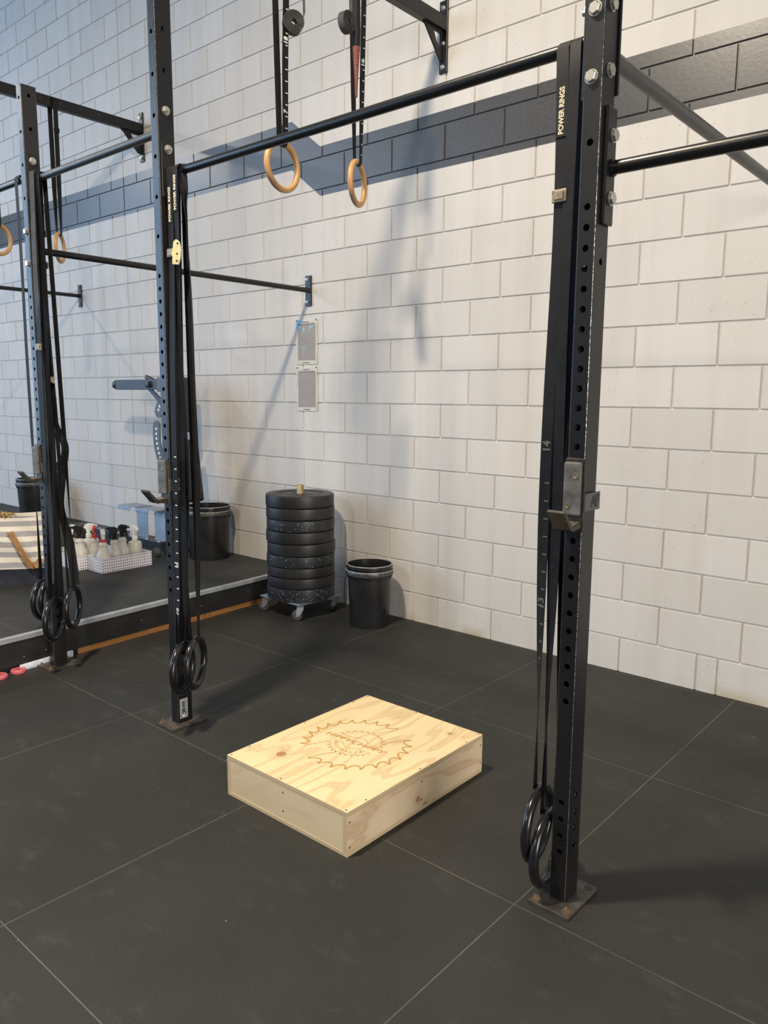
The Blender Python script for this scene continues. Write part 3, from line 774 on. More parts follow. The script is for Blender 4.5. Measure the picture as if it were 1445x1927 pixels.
# wooden rings from the beam over the wall side
YY = (0, 1, 0)
rings_set('wooden gym ring hanging left of centre, the left one of the middle pair', (-1.216, -1.235, 3.505), .040, YY, 2.485, az(95), True, strap_w=.036,
          ticks=(2.65, 3.3, (('7', 2.72), ('18', 3.02))), legs=.0, wob=.001)
rings_set('wooden gym ring with dark red wrapped strap, the right one of the middle pair', (-1.216, -.722, 3.505), .040, YY, 2.512, az(112), True, strap_w=.036,
          ticks=(2.65, 3.3, (('14', 3.08),)), legs=.0)
rings_set('small distant wooden gym ring seen beyond the leftmost post, behind the bar', (-4.290, -.755, 3.580), .040, YY, 2.540, az(136), True, strap_w=.036, buckle=3.38, buckle_mat='web')
rings_set('distant wooden gym ring cut by the left edge of the photo', (-4.290, -1.215, 3.580), .040, YY, 2.535, az(105), True, strap_w=.036)
def coil(x, y, z, rz, label, tilt=0):
    t = thing('strap_coil', label, 'strap', (x, y, z), rz, 'rolled strap ends of the middle rings')
    b = bmesh.new()      # wound webbing: spiral ribbon around local y
    n = 150; pts = [((.012+.038*i/n)*math.cos(i*.33), 0, (.012+.038*i/n)*math.sin(i*.33)) for i in range(n)]
    pts += [(.050-.0004*k*k*.2, 0, .02+.022*k) for k in range(1, 6)]
    ribbon(b, pts, (0, 1, 0), .036, .0022); obj('coil', b, 'web_grey', t, 40)
    b = bmesh.new(); torus(b, .030, .010, 40, 10)
    for v in b.verts: v.co.y *= 1.35
    obj('coil_core', b, 'web', t, True)
    return t
c1 = coil(-1.165, -1.205, 3.098, az(60), 'rolled black strap end with open centre beside the left wooden ring strap')
c2 = coil(-1.175, -.845, 3.225, az(95), 'rolled strap end bundled against the red wrapped strap')
bm = bmesh.new()
pts = [(-1.170, -.782, z) for z in (3.42, 3.30, 3.20, 3.13, 3.06, 2.98, 2.90)]
tube(bm, pts, [.019, .020, .021, .019, .014, .009, .006], 12)
wr = obj('strap_wrap', bm, ['web', 'tape_red'], None, True)
for f in wr.data.polygons: f.material_index = 1 if wr.data.vertices[f.vertices[0]].co.z < 3.18 else 0
tag(wr, 'worn dark red and black sleeve round the strap of the right wooden ring', 'sleeve')

# ------------------------------------------------------------------ plywood box
bxx = thing('plywood_box', 'low pale plywood step box with a saw blade logo burnt into its top', 'box', (-.2145, -1.7925, 0))
HX, HY, HZ, T_ = .2975, .3775, .152, .0155
bm = bmesh.new(); box(bm, -HX, HX, -HY, HY, HZ-T_, HZ, .0012); top = obj('top_panel', bm, 'ply_top', bxx)
for f in top.data.polygons: pass
top.data.materials.append(M['ply_edge'])
for f in top.data.polygons:
    if abs(f.normal.z) < .5: f.material_index = 1
for s in (-1, 1):
    bm = bmesh.new(); box(bm, *sorted((s*HX, s*(HX-.016))), -HY, HY, .0145, HZ-T_-.0004, .0006)
    o = obj('side_panel', bm, 'ply_side2', bxx); o.data.materials.append(M['ply_edge'])
    for f in o.data.polygons:
        if abs(f.normal.x) < .5: f.material_index = 1
    bm = bmesh.new(); box(bm, -HX+.0165, HX-.0165, *sorted((s*(HY-.001), s*(HY-.017))), .0145, HZ-T_-.0004, .0006)
    o = obj('end_panel', bm, 'ply_side', bxx)
bm = bmesh.new(); box(bm, -HX, HX, -HY, HY, 0, .0140, .001); o = obj('bottom_panel', bm, 'ply_side', bxx); o.data.materials.append(M['ply_edge'])
for f in o.data.polygons:
    if abs(f.normal.z) < .5: f.material_index = 1
def screw(p, axis, s=1):
    k = bmesh.new(); lathe_at(k, [(.0034, 0), (.0034, .0004*s)], 12, p, axis); obj('screw', k, 'screw', bxx)
for x in (-.285, -.02, .285):
    screw((x, -HY+.010, HZ), 'Z'); screw((x, HY-.010, HZ), 'Z')
for y in (-.28, 0, .28): screw((HX-.009, y, HZ), 'Z'); screw((-HX+.009, y, HZ), 'Z')
for z in (.112, .045): screw((0, -HY+.001, z), 'Y', -1)
for y, z in ((-HY+.012, .115), (-HY+.012, .030), (0, .108), (0, .040), (HY-.012, .112), (HY-.012, .04)): screw((HX, y, z), 'X')
def strip2d(bm, pts, w, z, closed=False):
    """raised flat line along 2-D points"""
    n = len(pts); L, R_ = [], []
    for i in range(n):
        a = Vector(pts[max(i-1, 0)]); c_ = Vector(pts[min(i+1, n-1)]); t = (c_-a)
        t = t.normalized() if t.length > 1e-9 else Vector((1, 0)); nn = Vector((-t.y, t.x))*w/2; p = Vector(pts[i])
        L.append(bm.verts.new((p.x+nn.x, p.y+nn.y, z))); R_.append(bm.verts.new((p.x-nn.x, p.y-nn.y, z)))
    for i in range(n-1): bm.faces.new((L[i], R_[i], R_[i+1], L[i+1]))
def saw_arc(cx, cy, R, a0, a1, nt_, d, w, cw=False):
    """saw teeth between two angles: a pointed hooked tip followed by a round gullet"""
    pts = []; st = (a1-a0)/nt_
    for k in range(nt_):
        b0 = a0 + st*k
        seq = [(.0, R), (.06, R-d*.10), (.02, R-d*.30), (.03, R-d*.62), (.10, R-d*.92), (.24, R-d*1.12), (.42, R-d*1.15), (.60, R-d*1.00), (.76, R-d*.72), (.88, R-d*.36), (.95, R-d*.06)]
        for f, r in seq:
            a = b0+st*f; pts.append((cx+r*math.cos(a), cy+r*math.sin(a)))
    pts.append((cx+R*math.cos(a1), cy+R*math.sin(a1)))
    return pts
lg = bmesh.new(); z = HZ+.0004; cx, cy, R = -.014, 0.0, .208
topa = saw_arc(cx, cy, R, az(222), az(80), 10, .026, 0)
bota = saw_arc(cx, cy, R, az(48), az(-103), 10, .026, 0)
strip2d(lg, topa, .0060, z); strip2d(lg, bota, .0060, z)
strip2d(lg, [topa[-1], (.024, .186), (-.012, .104)], .0032, z)
strip2d(lg, [bota[0], (.104, .134), (.066, .066)], .0032, z)
strip2d(lg, [topa[0], (-.138, -.128), (-.100, -.045)], .0032, z)
strip2d(lg, [bota[-1], (-.058, -.180), (-.022, -.104)], .0032, z)
strip2d(lg, saw_arc(cx, cy, .108, az(163), az(20), 10, .012, 0), .0028, z)
strip2d(lg, saw_arc(cx, cy, .108, az(218), az(340), 10, .012, 0), .0028, z)
bt = smooth2 = [(-.120, .024), (-.084, .022), (-.055, .027), (-.040, .038), (-.020, .046), (.000, .042), (.012, .032), (.026, .027), (.060, .028), (.090, .027)]
bb2 = [(-.114, -.030), (-.070, -.030), (-.048, -.032), (-.036, -.042), (-.016, -.050), (.006, -.044), (.018, -.034), (.040, -.030), (.082, -.030)]
for pl in (bt, bb2):
    q = [tuple(v[:2]) for v in smooth_path([(a, b, 0) for a, b in pl], 6)]; strip2d(lg, q, .0022, z)
lgo = obj('saw_blade_logo', lg, 'burn', bxx)
for wx in (-.098, .058):
    k = text_bm('HIPPY', .0315, .0004, .0004)
    xs = [v.co.x for v in k.verts]; f = .120/(max(xs)-min(xs))
    for v in k.verts: v.co.x = v.co.x*f + v.co.y*.15
    place_bm(k, (wx, .001+wx*.05, z+.0002), (1, .05, 0), (-.05, 1, 0)); obj('logo_word', k, 'burn', lgo)
# the open C with an inner point
k = bmesh.new(); q = [(-.018+.0125*math.cos(a), .000+.0115*math.sin(a)) for a in [az(45+i*13.5) for i in range(21)]]
strip2d(k, q, .0040, z+.0002); strip2d(k, [(-.029, .006), (-.018, .0), (-.029, -.006)], .003, z+.0002); obj('logo_letter_c', k, 'burn', lgo)
word = 'AUSTRALIA'
for i, ch in enumerate(word):
    a = az(-146 + i*14); r = .076
    k = text_bm(ch, .020, .0003, .0002); place_bm(k, (cx+r*math.cos(a), cy+r*math.sin(a), z+.0002), (-math.sin(a), math.cos(a), 0), (-math.cos(a), -math.sin(a), 0)); obj('logo_lettering', k, 'burn', lgo)

# ------------------------------------------------------------------ stack of bumper plates on a dolly
SX, SY = -2.094, -.322
dl = thing('plate_dolly', 'square plate dolly on swivel casters with a brass centre pole', 'dolly', (SX, SY, 0))
bm = bmesh.new(); box(bm, -.195, .195, -.195, .195, .102, .111, .002); obj('deck', bm, 'galv', dl)
bm = bmesh.new(); lathe(bm, [(.0235, .111), (.0235, .848), (.0215, .851), (.016, .851), (.016, .835)], 28, closed=False); obj('pole', bm, 'brass', dl, 40)
for sx, sy in ((-1, -1), (1, -1), (1, 1), (-1, 1)):
    cx_, cy_ = sx*.165, sy*.165; ang = {(-1, -1): .5, (1, -1): .9, (1, 1): .7, (-1, 1): .2}[(sx, sy)]
    bm = bmesh.new(); d = Vector((math.cos(ang), math.sin(ang), 0)); n_ = Vector((-d.y, d.x, 0))
    for s in (-1, 1):
        poly = [(-.020, .096), (.022, .096), (.018, .070), (-.012, .028), (-.030, .028), (-.030, .044)]
        vs = []
        for side_ in (.0125, .0155):
            vs.append([bm.verts.new(Vector((cx_, cy_, 0)) + d*a + n_*s*side_ + Vector((0, 0, z_))) for a, z_ in poly])
        bm.faces.new(vs[0]); bm.faces.new(vs[1])
        for i in range(6): j = (i+1) % 6; bm.faces.new((vs[0][i], vs[0][j], vs[1][j], vs[1][i]))
    lathe_at(bm, [(.024, .092), (.026, .1025)], 18, (cx_, cy_, 0), 'Z')
    cs = obj('caster', bm, 'galv', dl)
    bm = bmesh.new(); lathe(bm, [(.006, -.011), (.030, -.011), (.035, -.007), (.035, .007), (.030, .011), (.006, .011)], 28, axis='Y')
    bm.transform(Matrix.Translation(Vector((cx_, cy_, 0)) + d*(-.020) + Vector((0, 0, .0355))) @ Matrix.Rotation(ang, 4, 'Z'))
    obj('wheel', bm, 'wheel', cs, 35)
    bm = bmesh.new(); lathe(bm, [(.009, -.0175), (.009, .0175)], 12, axis='Y')
    bm.transform(Matrix.Translation(Vector((cx_, cy_, 0)) + d*(-.020) + Vector((0, 0, .0355))) @ Matrix.Rotation(ang, 4, 'Z'))
    obj('axle', bm, 'zinc', cs, 35)
hs = [.0735, .0715, .0705, .0720, .0735, .0715, .0620, .0665, .0780]     # top to bottom
mats_ = ['bumper', 'bumper', 'bumper_spk2', 'bumper', 'bumper', 'bumper_spk2', 'bumper', 'bumper', 'bumper_spk']
lab = ['black bumper plate at the very top of the wheeled stack', 'plain black bumper plate second from the top of the stack', 'flecked bumper plate third from the top, below two plain ones',
       'plain black bumper plate with a dusty patch, fourth from the top', 'plain black bumper plate in the middle of the stack, above the lower grey flecked one', 'grey flecked bumper plate, fourth from the bottom of the stack',
       'thinner black bumper plate third from the bottom of the stack', 'black bumper plate resting on the lowest plate of the stack', 'blue flecked bumper plate at the bottom of the stack, on the dolly']
tot = sum(hs); zt = .1115; zz = zt + .688
sc_h = .688/tot
for i, h in enumerate(hs):
    h *= sc_h; z1 = zz; z0 = zz-h; zz = z0; hh_ = h-.0006; ox, oy = random.uniform(-.004, .004), random.uniform(-.004, .004)
    t = thing('weight_plate', lab[i], 'weight plate', (SX+ox, SY+oy, z0), random.random()*6, 'bumper plates stacked on the dolly')
    Rr = .225 - .0015*random.random() - (.003 if i == 6 else 0)
    bm = bmesh.new()
    lathe(bm, [(.027, .004), (.050, .004), (.052, .001), (.085, .001), (.088, .004), (.155, .006), (.160, .0), (Rr-.008, 0), (Rr-.001, .004), (Rr, .010), (Rr, hh_-.010), (Rr-.001, hh_-.004), (Rr-.008, hh_), (.160, hh_), (.155, hh_-.006), (.092, hh_-.004), (.088, hh_-.001), (.052, hh_-.001), (.050, hh_-.004), (.027, hh_-.004)], 72, closed=True)
    obj('disc', bm, mats_[i], t, 30)
    bm = bmesh.new(); lathe(bm, [(.0252, .003), (.034, .003), (.034, hh_-.003), (.0252, hh_-.003)], 32, closed=True); obj('hub_ring', bm, 'zinc_dull' if i else 'bumper', t, 35)
    if i == 0:
        for q, wd in enumerate(('20 KG', 'POUNDS')):
            for j, ch in enumerate(wd.replace(' ', '')) if False else []: pass
        bm = bmesh.new()
        for q in range(2):
            a0_ = q*PI
            for j in range(5):
                a = a0_ + (j-2)*.17; bb = bmesh.new(); box(bb, -.009, .009, -.010, .010, 0, .0018, .0005)
                bb.transform(Matrix.Translation((.122*math.cos(a), .122*math.sin(a), hh_-.0058)) @ Matrix.Rotation(a-PI/2, 4, 'Z'))
                me = bpy.data.meshes.new('x'); bb.to_mesh(me); bm.from_mesh(me); bb.free(); bpy.data.meshes.remove(me)
        obj('raised_mark', bm, 'bumper', t)

# ------------------------------------------------------------------ buckets
def bucket(x, y, z, r0, r1, h, label, group=None):
    t = thing('bucket', label, 'bucket', (x, y, z), 0, group)
    bm = bmesh.new()
    yb = h*.72
    pr = [(0.0001, .004), (r0-.012, .004), (r0-.008, 0), (r0-.002, .0), (r0, .006)]
    f = lambda zz_: r0 + (r1-r0)*(zz_/h)
    pr += [(f(h*.80), h*.80), (f(h*.80)+.004, h*.803), (f(h*.85)+.004, h*.85), (f(h*.85), h*.853), (f(h*.93), h*.93), (f(h)-.001, h*.985), (f(h)-.004, h*.985), (f(h*.5)-.004, h*.5), (r0-.005, .01), (.0001, .010)]
    lathe(bm, pr, 64); obj('body', bm, 'bucket', t, 35)
    bm = bmesh.new(); lathe(bm, [(f(h*.9)+.0008, h*.845), (f(h)+.011, h*.845), (f(h)+.013, h*.87), (f(h)+.012, h*.90), (f(h)+.009, h*.915), (f(h*.9)+.0008, h*.915)], 64, closed=True); obj('collar', bm, 'bucket_rim', t, 35)
    bm = bmesh.new(); lathe(bm, [(f(h)+.0095, h*.9152), (f(h)+.0118, h*.912), (f(h)+.0112, h*.919), (f(h)+.009, h*.921)], 64, closed=True); obj('collar_edge', bm, 'rim_white', t, 35)
    bm = bmesh.new(); lathe(bm, [(f(h)-.0035, h*.955), (f(h)+.007, h*.955), (f(h)+.008, h*.975), (f(h)+.007, h), (f(h)+.002, h*1.003), (f(h)-.0035, h)], 64, closed=True); obj('rim', bm, 'bucket', t, 35)
    bm = bmesh.new(); lathe(bm, [(f(h)+.0015, h*1.002), (f(h)+.0060, h*1.0005), (f(h)+.0056, h*1.006), (f(h)+.002, h*1.008)], 64, closed=True); obj('rim_edge', bm, 'rim_white', t, 35)
    bm = bmesh.new()
    for k in range(28):
        a = 2*PI*k/28; bb = bmesh.new(); box(bb, f(h*.8)-.001, f(h*.8)+.0075, -.001, .001, h*.79, h*.846)
        bb.transform(Matrix.Rotation(a, 4, 'Z')); me = bpy.data.meshes.new('x'); bb.to_mesh(me); bm.from_mesh(me); bb.free(); bpy.data.meshes.remove(me)
    obj('rib_band', bm, 'bucket', t)
    return t
bucket(-1.552, -.243, 0, .124, .139, .392, 'small black plastic bucket on the floor right of the plate stack')
bucket(-3.255, -.205, PT+.0005, .152, .160, .405, 'large black tub on the raised platform, behind the middle post')
bucket(-5.96, -.30, PT+.0005, .132, .150, .42, 'black bucket at the far left behind the striped bag')

# ------------------------------------------------------------------ wall charts
for nm, zc, xs_, l, tl in (('paper1', 1.798, -2.356, 'upper printed grid chart on the block wall, torn with pale blue patches', .004), ('paper2', 1.476, -2.356, 'lower intact printed grid chart pinned to the block wall', -.004)):
    bm = bmesh.new(); nx, nz = 8, 12; G = []
    for i in range(nx+1):
        G.append([bm.verts.new((-.104+.208*i/nx + random.uniform(-.0006, .0006), -.0015-.0035*abs(math.sin(i*.9+j*.4))*(.3+abs(i-4)/4), -.151+.302*j/nz + random.uniform(-.0008, .0008))) for j in range(nz+1)])
    for i in range(nx):
        for j in range(nz): bm.faces.new((G[i][j], G[i+1][j], G[i+1][j+1], G[i][j+1]))
    ext = bmesh.ops.solidify(bm, geom=list(bm.faces), thickness=.0006)
    o = obj('wall_chart', bm, nm, None, 60, (xs_, -.002, zc), (0, tl, 0)); tag(o, l, 'chart')
    bm = bmesh.new(); box(bm, -.086, .086, -.0068, -.0064, .1205, .1235); obj('header_line', bm, 'ink', o)
    for zz_ in (.136, -.139):
        bm = bmesh.new()
        for i in range(6): box(bm, -.036+i*.011, -.028+i*.011, -.0068, -.0064, zz_-.002, zz_+.002)
        obj('printed_line', bm, 'ink', o)
    for sx in (-1, 1):
        bm = bmesh.new(); lathe_at(bm, [(.005, 0), (.0045, -.004)], 12, (sx*.094, -.004, .148), 'Y'); obj('pin', bm, 'ink', o)

# ------------------------------------------------------------------ stored bench
bn = thing('adjustable_bench', 'black padded adjustable bench stored upright by the wall behind the middle post', 'bench', (-3.45, -.30, PT))
def pad(z0, z1, x, rot, name='pad'):
    bm = bmesh.new(); box(bm, -.030, .030, -.135, .135, 0, z1-z0, .022)
    for v in bm.verts:
        if v.co.z > (z1-z0)*.8 or v.co.z < (z1-z0)*.2: v.co.y *= .93
    bm.transform(Matrix.Translation((x, 0, z0-PT)) @ Matrix.Rotation(rot, 4, 'Y')); o = obj(name, bm, 'vinyl', bn, 50)
    bm = bmesh.new(); box(bm, -.034, -.026, -.115, .115, .02, z1-z0-.02, .003); bm.transform(Matrix.Translation((x, 0, z0-PT)) @ Matrix.Rotation(rot, 4, 'Y')); obj('backing_board', bm, 'bench', o)
pad(1.145, 1.565, -.010, -.03, 'seat_pad'); pad(.612, 1.095, .088, -.13, 'back_pad')
bm = bmesh.new(); box(bm, -.025, .025, -.03, .03, .04, 1.34, .004); bm.transform(Matrix.Translation((-.12, 0, 0))); obj('main_beam', bm, 'bench', bn)
bm = bmesh.new(); box(bm, -.86, -.25, -.03, .03, 1.285, 1.365, .004); fb = obj('foot_beam', bm, 'bench', bn)
bm = bmesh.new(); lathe_at(bm, [(.034, -.905), (.037, -.892), (.037, -.875), (.030, -.860)], 24, (0, 0, 1.325), 'X'); obj('end_cap', bm, 'vinyl', fb, 35)
bm = bmesh.new(); lathe_at(bm, [(.026, -.030), (.026, -.052), (.018, -.056)], 20, (-.36, 0, 1.325), 'Y'); obj('knob', bm, 'vinyl', fb, 35)
bm = bmesh.new(); box(bm, -.25, -.09, -.034, .034, 1.27, 1.38, .004); obj('sleeve', bm, 'clip', bn)
bm = bmesh.new(); tube(bm, [(-.44, 0, 1.385), (-.26, 0, 1.335), (-.11, 0, 1.29)], .017, 16); obj('handle', bm, 'bench', bn, 50)
bm = bmesh.new(); prism(bm, [(-.42, 1.285), (-.36, 1.285), (-.10, 1.13), (-.10, 1.07)], -.006, .006, 'XZ'); obj('brace', bm, 'bench', bn)
def arc_plate(cx_, cz_, R0, a0, a1, w, nh, name):
    bm = bmesh.new(); n = 26; P = [[], []]
    for i in range(n+1):
        a = a0+(a1-a0)*i/n
        for q, rr in enumerate((R0-w/2, R0+w/2)): P[q].append((cx_+rr*math.cos(a), cz_+rr*math.sin(a)))
    cap = []; a = a1; m = (cx_+R0*math.cos(a), cz_+R0*math.sin(a))
    s = 1 if a1 > a0 else -1
    e1 = [(m[0]+w/2*math.cos(a+s*PI*k/8), m[1]+w/2*math.sin(a+s*PI*k/8)) for k in range(1, 8)]
    m0 = (cx_+R0*math.cos(a0), cz_+R0*math.sin(a0)); e0 = [(m0[0]-w/2*math.cos(a0+s*PI*k/8), m0[1]-w/2*math.sin(a0+s*PI*k/8)) for k in range(1, 8)]
    prism(bm, P[1]+e1+P[0][::-1]+e0, -.004, .004, 'XZ'); o = obj(name, bm, 'clip', bn)
    for i in range(nh):
        a = a0+(a1-a0)*(i+.5)/nh; bm = bmesh.new(); lathe_at(bm, [(.0115, 0), (.0115, -.0008)], 14, (cx_+R0*math.cos(a), -.004, cz_+R0*math.sin(a)), 'Y'); obj('adjuster_hole', bm, 'white', o)
# notched ladder arcs (real z minus platform height)
arc_plate(.075, .935, .40, az(171), az(210), .095, 7, 'ladder_plate')
arc_plate(.075, .945, .40, az(146), az(155), .095, 2, 'ladder_plate')
bm = bmesh.new()
for z_ in (.022,):
    bm = bmesh.new(); tube(bm, [(-.12, -.09, z_), (-.12, .16, z_)], .022, 14); obj('cross_foot', bm, 'bench', bn, 50)

# ------------------------------------------------------------------ low wheeled base with galvanised brackets
lb = thing('wheeled_base', 'low black steel base on casters with two bent galvanised brackets, behind the spray bottles', 'storage base', (-3.95, -.42, PT))
bm = bmesh.new(); box(bm, -.90, .42, -.045, .045, .045, .115, .004); rl = obj('rail', bm, 'bench', lb)
for x in (-.5, -.2, .04, .22, .39):
    bm = bmesh.new(); lathe_at(bm, [(.012, .115), (.011, .121), (.004, .124)], 12, (x, -.035, 0), 'Z'); obj('bolt', bm, 'zinc', rl, 35)
for x in (.40, -.84):
    bm = bmesh.new(); lathe_at(bm, [(.010, -.026), (.034, -.022), (.038, -.012), (.038, .004), (.034, .012)], 22, (x, -.055, .0385), 'Y'); obj('caster', bm, 'wheel', lb, 35)
    bm = bmesh.new(); lathe_at(bm, [(.010, -.0285), (.010, .018)], 12, (x, -.055, .0385), 'Y'); box(bm, x-.018, x+.018, -.036, -.030, .03, .075); obj('caster_fork', bm, 'clip', lb, 35)
for x in (.115, .365):
    bm = bmesh.new(); box(bm, x-.075, x+.075, -.003, .003, .1155, .360, .001); br = obj('bracket', bm, 'galv', lb)
    bm = bmesh.new(); prism(bm, [(x-.20, .3605), (x+.075, .3605), (x+.075, .368), (x-.20, .368)], -.09, .06, 'XZ')
    obj('top_flange', bm, 'galv', br)
    bm = bmesh.new()
    prism(bm, [(x-.20, .350), (x-.02, .350), (x-.02, .368), (x-.20, .368)], -.0945, -.0905, 'XZ')
    for k in range(5):
        xx_ = x-.196+k*.036; prism(bm, [(xx_, .350), (xx_+.020, .350), (xx_+.014, .330), (xx_-.002, .330)], -.0945, -.0905, 'XZ')
    obj('toothed_edge', bm, 'galv', br)

# ------------------------------------------------------------------ baskets and spray bottles
def basket(x0, x1, y0, y1, h, label):
    t = thing('perforated_basket', label, 'basket', ((x0+x1)/2, (y0+y1)/2, PT+.0005), 0, 'white perforated baskets')
    W_, D_ = x1-x0, y1-y0; bm = bmesh.new(); c = .0175; hr = .0047; th = .0016
    def panel(P, L, nrm):
        nx_ = max(1, round(L/c)); nz_ = 5; cw, ch = L/nx_, h/nz_
        for i in range(nx_):
            for j in range(nz_):
                a0_, b0_ = i*cw, j*ch; cx_, cz_ = a0_+cw/2, b0_+ch/2
                out = [(a0_, b0_), (a0_+cw, b0_), (a0_+cw, b0_+ch), (a0_, b0_+ch)]
                inn = [(cx_-hr, cz_-hr), (cx_+hr, cz_-hr), (cx_+hr, cz_+hr), (cx_-hr, cz_+hr)]
                for side_ in (0, -th):
                    O = [bm.verts.new(P(a, b, side_)) for a, b in out]; I = [bm.verts.new(P(a, b, side_)) for a, b in inn]
                    for q in range(4): r_ = (q+1) % 4; bm.faces.new((O[q], O[r_], I[r_], I[q]))
                    if side_ == 0: I0 = I
                for q in range(4): r_ = (q+1) % 4; bm.faces.new((I0[q], I0[r_], I[r_], I[q]))
    panel(lambda a, b, s: (-W_/2+a, -D_/2-s, b), W_, None); panel(lambda a, b, s: (-W_/2+a, D_/2+s, b), W_, None)
    panel(lambda a, b, s: (-W_/2-s, -D_/2+a, b), D_, None); panel(lambda a, b, s: (W_/2+s, -D_/2+a, b), D_, None)
    bmesh.ops.remove_doubles(bm, verts=bm.verts, dist=1e-5); obj('wall', bm, 'basket', t)
    bm = bmesh.new(); q = -W_/2+.01
    while q < W_/2: box(bm, q-.002, q+.002, -D_/2, D_/2, 0, .002); q += .035
    q = -D_/2+.01
    while q < D_/2: box(bm, -W_/2, W_/2, q-.002, q+.002, 0, .0021); q += .035
    obj('bottom_grid', bm, 'basket', t)
    bm = bmesh.new()
    for s in (-1, 1):
        box(bm, -W_/2-.002, W_/2+.002, *sorted((s*D_/2-.0015*s, s*D_/2+.0025*s)), h-.001, h+.003); box(bm, *sorted((s*W_/2-.0015*s, s*W_/2+.0025*s)), -D_/2-.002, D_/2+.002, h-.001, h+.003)
    obj('rim', bm, 'basket', t)
basket(-3.525, -3.335, -1.062, -.665, .100, 'white perforated basket in front, nearest the platform edge, holding spray bottles')
basket(-3.950, -3.545, -1.135, -.760, .100, 'white perforated basket behind and left, partly hidden by the straps of the leftmost post')
def spray(x, y, kind, trig, rz, label, collar=None, s=1.0):
    t = thing('spray_bottle', label, 'spray bottle', (x, y, PT+.003), rz, 'spray bottles in the white baskets')
    s *= 1.08; R0 = .0455*s; bm = bmesh.new()
    if kind == 'flask': pr = [(.0001, 0), (R0-.004, 0), (R0, .005), (R0, .075*s), (R0, .100*s), (R0*.93, .112*s), (R0*.72, .130*s), (R0*.58, .148*s), (R0*.55, .160*s), (R0*.60, .163*s), (R0*.60, .174*s), (R0*.50, .178*s), (R0*.44, .192*s)]
    else: pr = [(.0001, 0), (R0-.004, 0), (R0, .005), (R0, .135*s), (R0*.93, .152*s), (R0*.6, .160*s), (R0*.36, .163*s), (R0*.34, .180*s)]
    lathe(bm, pr, 32); obj('body', bm, 'bottle', t, 40)
    bm = bmesh.new(); lathe(bm, [(.0001, .0), (R0+.0006, .0002), (R0+.0007, .052*s), (R0-.001, .0522*s)], 32); obj('contents', bm, 'liquid', t, 40, label='pinkish liquid level')
    zt = pr[-1][1]; z0 = zt-.004
    bm = bmesh.new(); lathe(bm, [(.0215, z0-.006), (.0215, z0+.018), (.0140, z0+.022), (.0110, z0+.024)], 24); tg = obj('collar', bm, collar or trig, t, 40)
    bm = bmesh.new()
    prism(bm, [(-.012, z0+.020), (.014, z0+.020), (.017, z0+.050), (.030, z0+.046), (.034, z0+.072), (.052, z0+.070), (.054, z0+.086), (.030, z0+.094), (-.006, z0+.096), (-.028, z0+.082), (-.034, z0+.060), (-.026, z0+.056), (-.014, z0+.062)], -.0115, .0115, 'XZ')
    bmesh.ops.bevel(bm, geom=list(bm.edges), offset=.0035, segments=2, affect='EDGES'); hd = obj('trigger_head', bm, trig, t, 50)
    bm = bmesh.new(); prism(bm, [(.020, z0+.066), (.032, z0+.066), (.044, z0+.030), (.042, z0+.008), (.036, z0+.008), (.034, z0+.030)], -.007, .007, 'XZ')
    obj('trigger', bm, 'trig_white' if trig != 'trig_black' and trig != 'trig_red' else trig, hd)
    bm = bmesh.new(); lathe_at(bm, [(.008, .050), (.009, .062), (.005, .066)], 12, (0, 0, z0+.079), 'X'); obj('nozzle', bm, 'trig_red' if collar == 'trig_red' else trig, hd, 40)
cd2 = az(-130)
spray(-3.405, -1.005, 'flask', 'trig_white', az(160), 'spray bottle with white head and red collar at the front of the nearer basket', 'trig_red')
spray(-3.440, -.900, 'flask', 'trig_black', az(200), 'spray bottle with black trigger behind the red collared one', None)
spray(-3.455, -.725, 'round', 'trig_white', az(190), 'square shouldered spray bottle with white trigger at the right end of the basket')
spray(-3.475, -.815, 'flask', 'trig_black', az(20), 'spray bottle with black trigger half hidden behind the right hand bottles', None, 1.02)
spray(-3.630, -1.065, 'flask', 'trig_black', az(215), 'large spray bottle with black trigger at the front of the rear basket', None, 1.04)
spray(-3.735, -1.055, 'flask', 'trig_white', az(195), 'spray bottle with red and white head at the left of the rear basket', 'trig_red')
spray(-3.610, -.955, 'flask', 'trig_red', az(-30), 'spray bottle with bright red trigger in the middle of the group', None)
spray(-3.735, -.935, 'round', 'trig_white', az(40), 'spray bottle with white head behind the large black triggered one', None, 1.05)

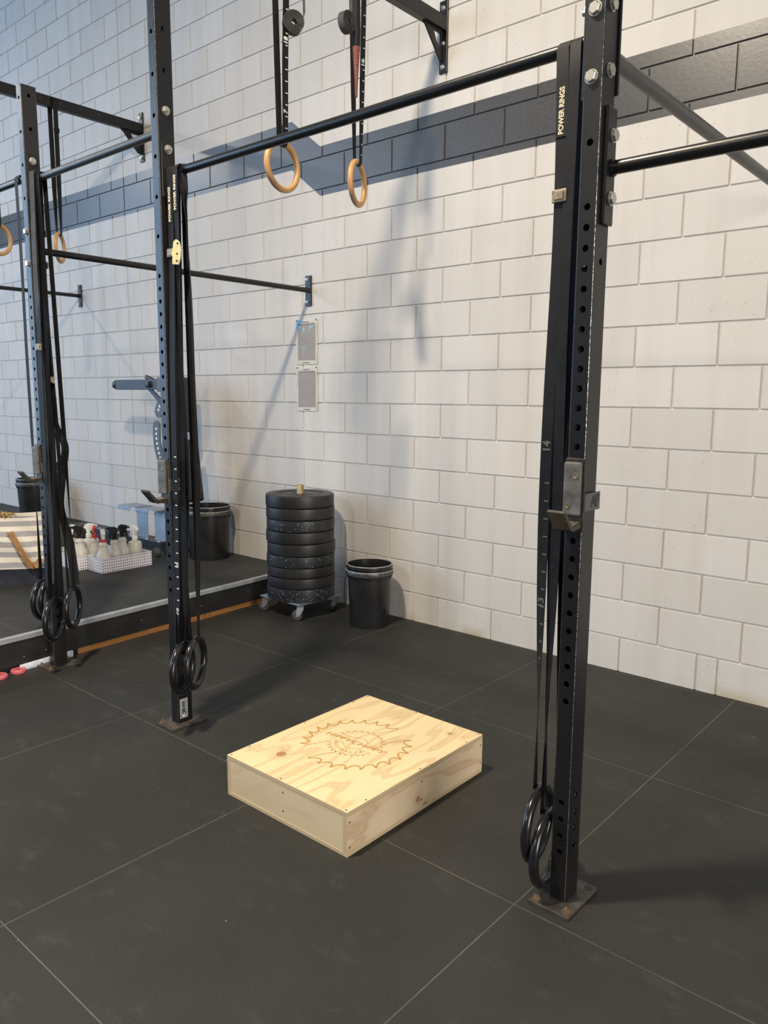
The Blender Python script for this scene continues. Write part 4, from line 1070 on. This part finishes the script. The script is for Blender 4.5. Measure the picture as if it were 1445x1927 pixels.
# ------------------------------------------------------------------ striped tote and dark case
tb = thing('tote_bag', 'striped canvas tote bag with navy base and tan handle on the platform', 'bag', (-3.61, -1.63, PT), az(50))
def bag_mesh(z0, z1, w0, w1, d0, d1, nz=14, open_top=False, seed=1):
    bm = bmesh.new(); rows = []
    for j in range(nz+1):
        s = j/nz; z = z0+(z1-z0)*s; w_ = w0+(w1-w0)*s; d_ = d0+(d1-d0)*s; row = []
        K = 56
        for i in range(K):
            a = 2*PI*i/K; ca, sa = math.cos(a), math.sin(a); e = .42
            x = w_*math.copysign(abs(ca)**e, ca); y = d_*math.copysign(abs(sa)**e, sa)
            wr = .007*math.sin(3*a+seed+z*18)+.005*math.sin(7*a+z*33+seed*2)
            row.append(bm.verts.new((x+wr*ca, y+wr*sa, z + (.010*math.sin(2*a+seed) if j == nz else 0))))
        rows.append(row)
    for a, b in zip(rows, rows[1:]):
        for i in range(K): bm.faces.new((a[i], a[(i+1) % K], b[(i+1) % K], b[i]))
    if not open_top: bm.faces.new(rows[-1])
    bm.faces.new(rows[0]); return bm
bm = bag_mesh(.115, .455, .345, .300, .150, .105, open_top=True); bmesh.ops.recalc_face_normals(bm, faces=bm.faces)
cb_ = obj('canvas_body', bm, 'stripes', tb, True)
bm = bag_mesh(0, .118, .325, .348, .130, .152, 5); obj('base', bm, 'navy', tb, True)
bm = bmesh.new()
for i in range(36):
    a = random.random()*6.28; x0_, y0_ = random.uniform(-.20, .08), random.uniform(-.07, .07)
    tube(bm, [(x0_, y0_, .42), (x0_+.03*math.cos(a), y0_+.03*math.sin(a), .456+random.random()*.012), (x0_+.07*math.cos(a), y0_+.05*math.sin(a), .45)], .004, 5)
o = obj('straw_filling', bm, 'straw', tb); o['kind'] = 'stuff'
bm = bmesh.new()
hp_ = smooth_path([(.100, -.128, .350), (.118, -.150, .356), (.135, -.158, .325), (.180, -.168, .235), (.228, -.170, .150), (.262, -.168, .138), (.300, -.160, .185)], 8)
ribbon(bm, hp_, [Vector((1, 0, .25))]*len(hp_), .036, .004); obj('handle', bm, 'leather', tb, 40)
cs_ = thing('padded_case', 'dark grey soft case on the platform between the straps and the baskets', 'case', (-4.32, -.88, PT), az(30))
bm = bmesh.new(); box(bm, -.20, .20, -.10, .10, 0, .235, .02)
for v in bm.verts:
    if v.co.z > .15: v.co.z -= .10*(v.co.x+.2)*.5; v.co.y *= .8
obj('body', bm, 'greycase', cs_, 50)
bm = bmesh.new(); tube(bm, [(-.06, -.02, .20), (-.05, -.02, .25), (.03, -.02, .245), (.04, -.02, .19)], .008, 10); obj('carry_handle', bm, 'greycase', cs_, 50)

# ------------------------------------------------------------------ smooth normals fix
for o in bpy.data.objects:
    if o.type == 'MESH': o.data.validate()
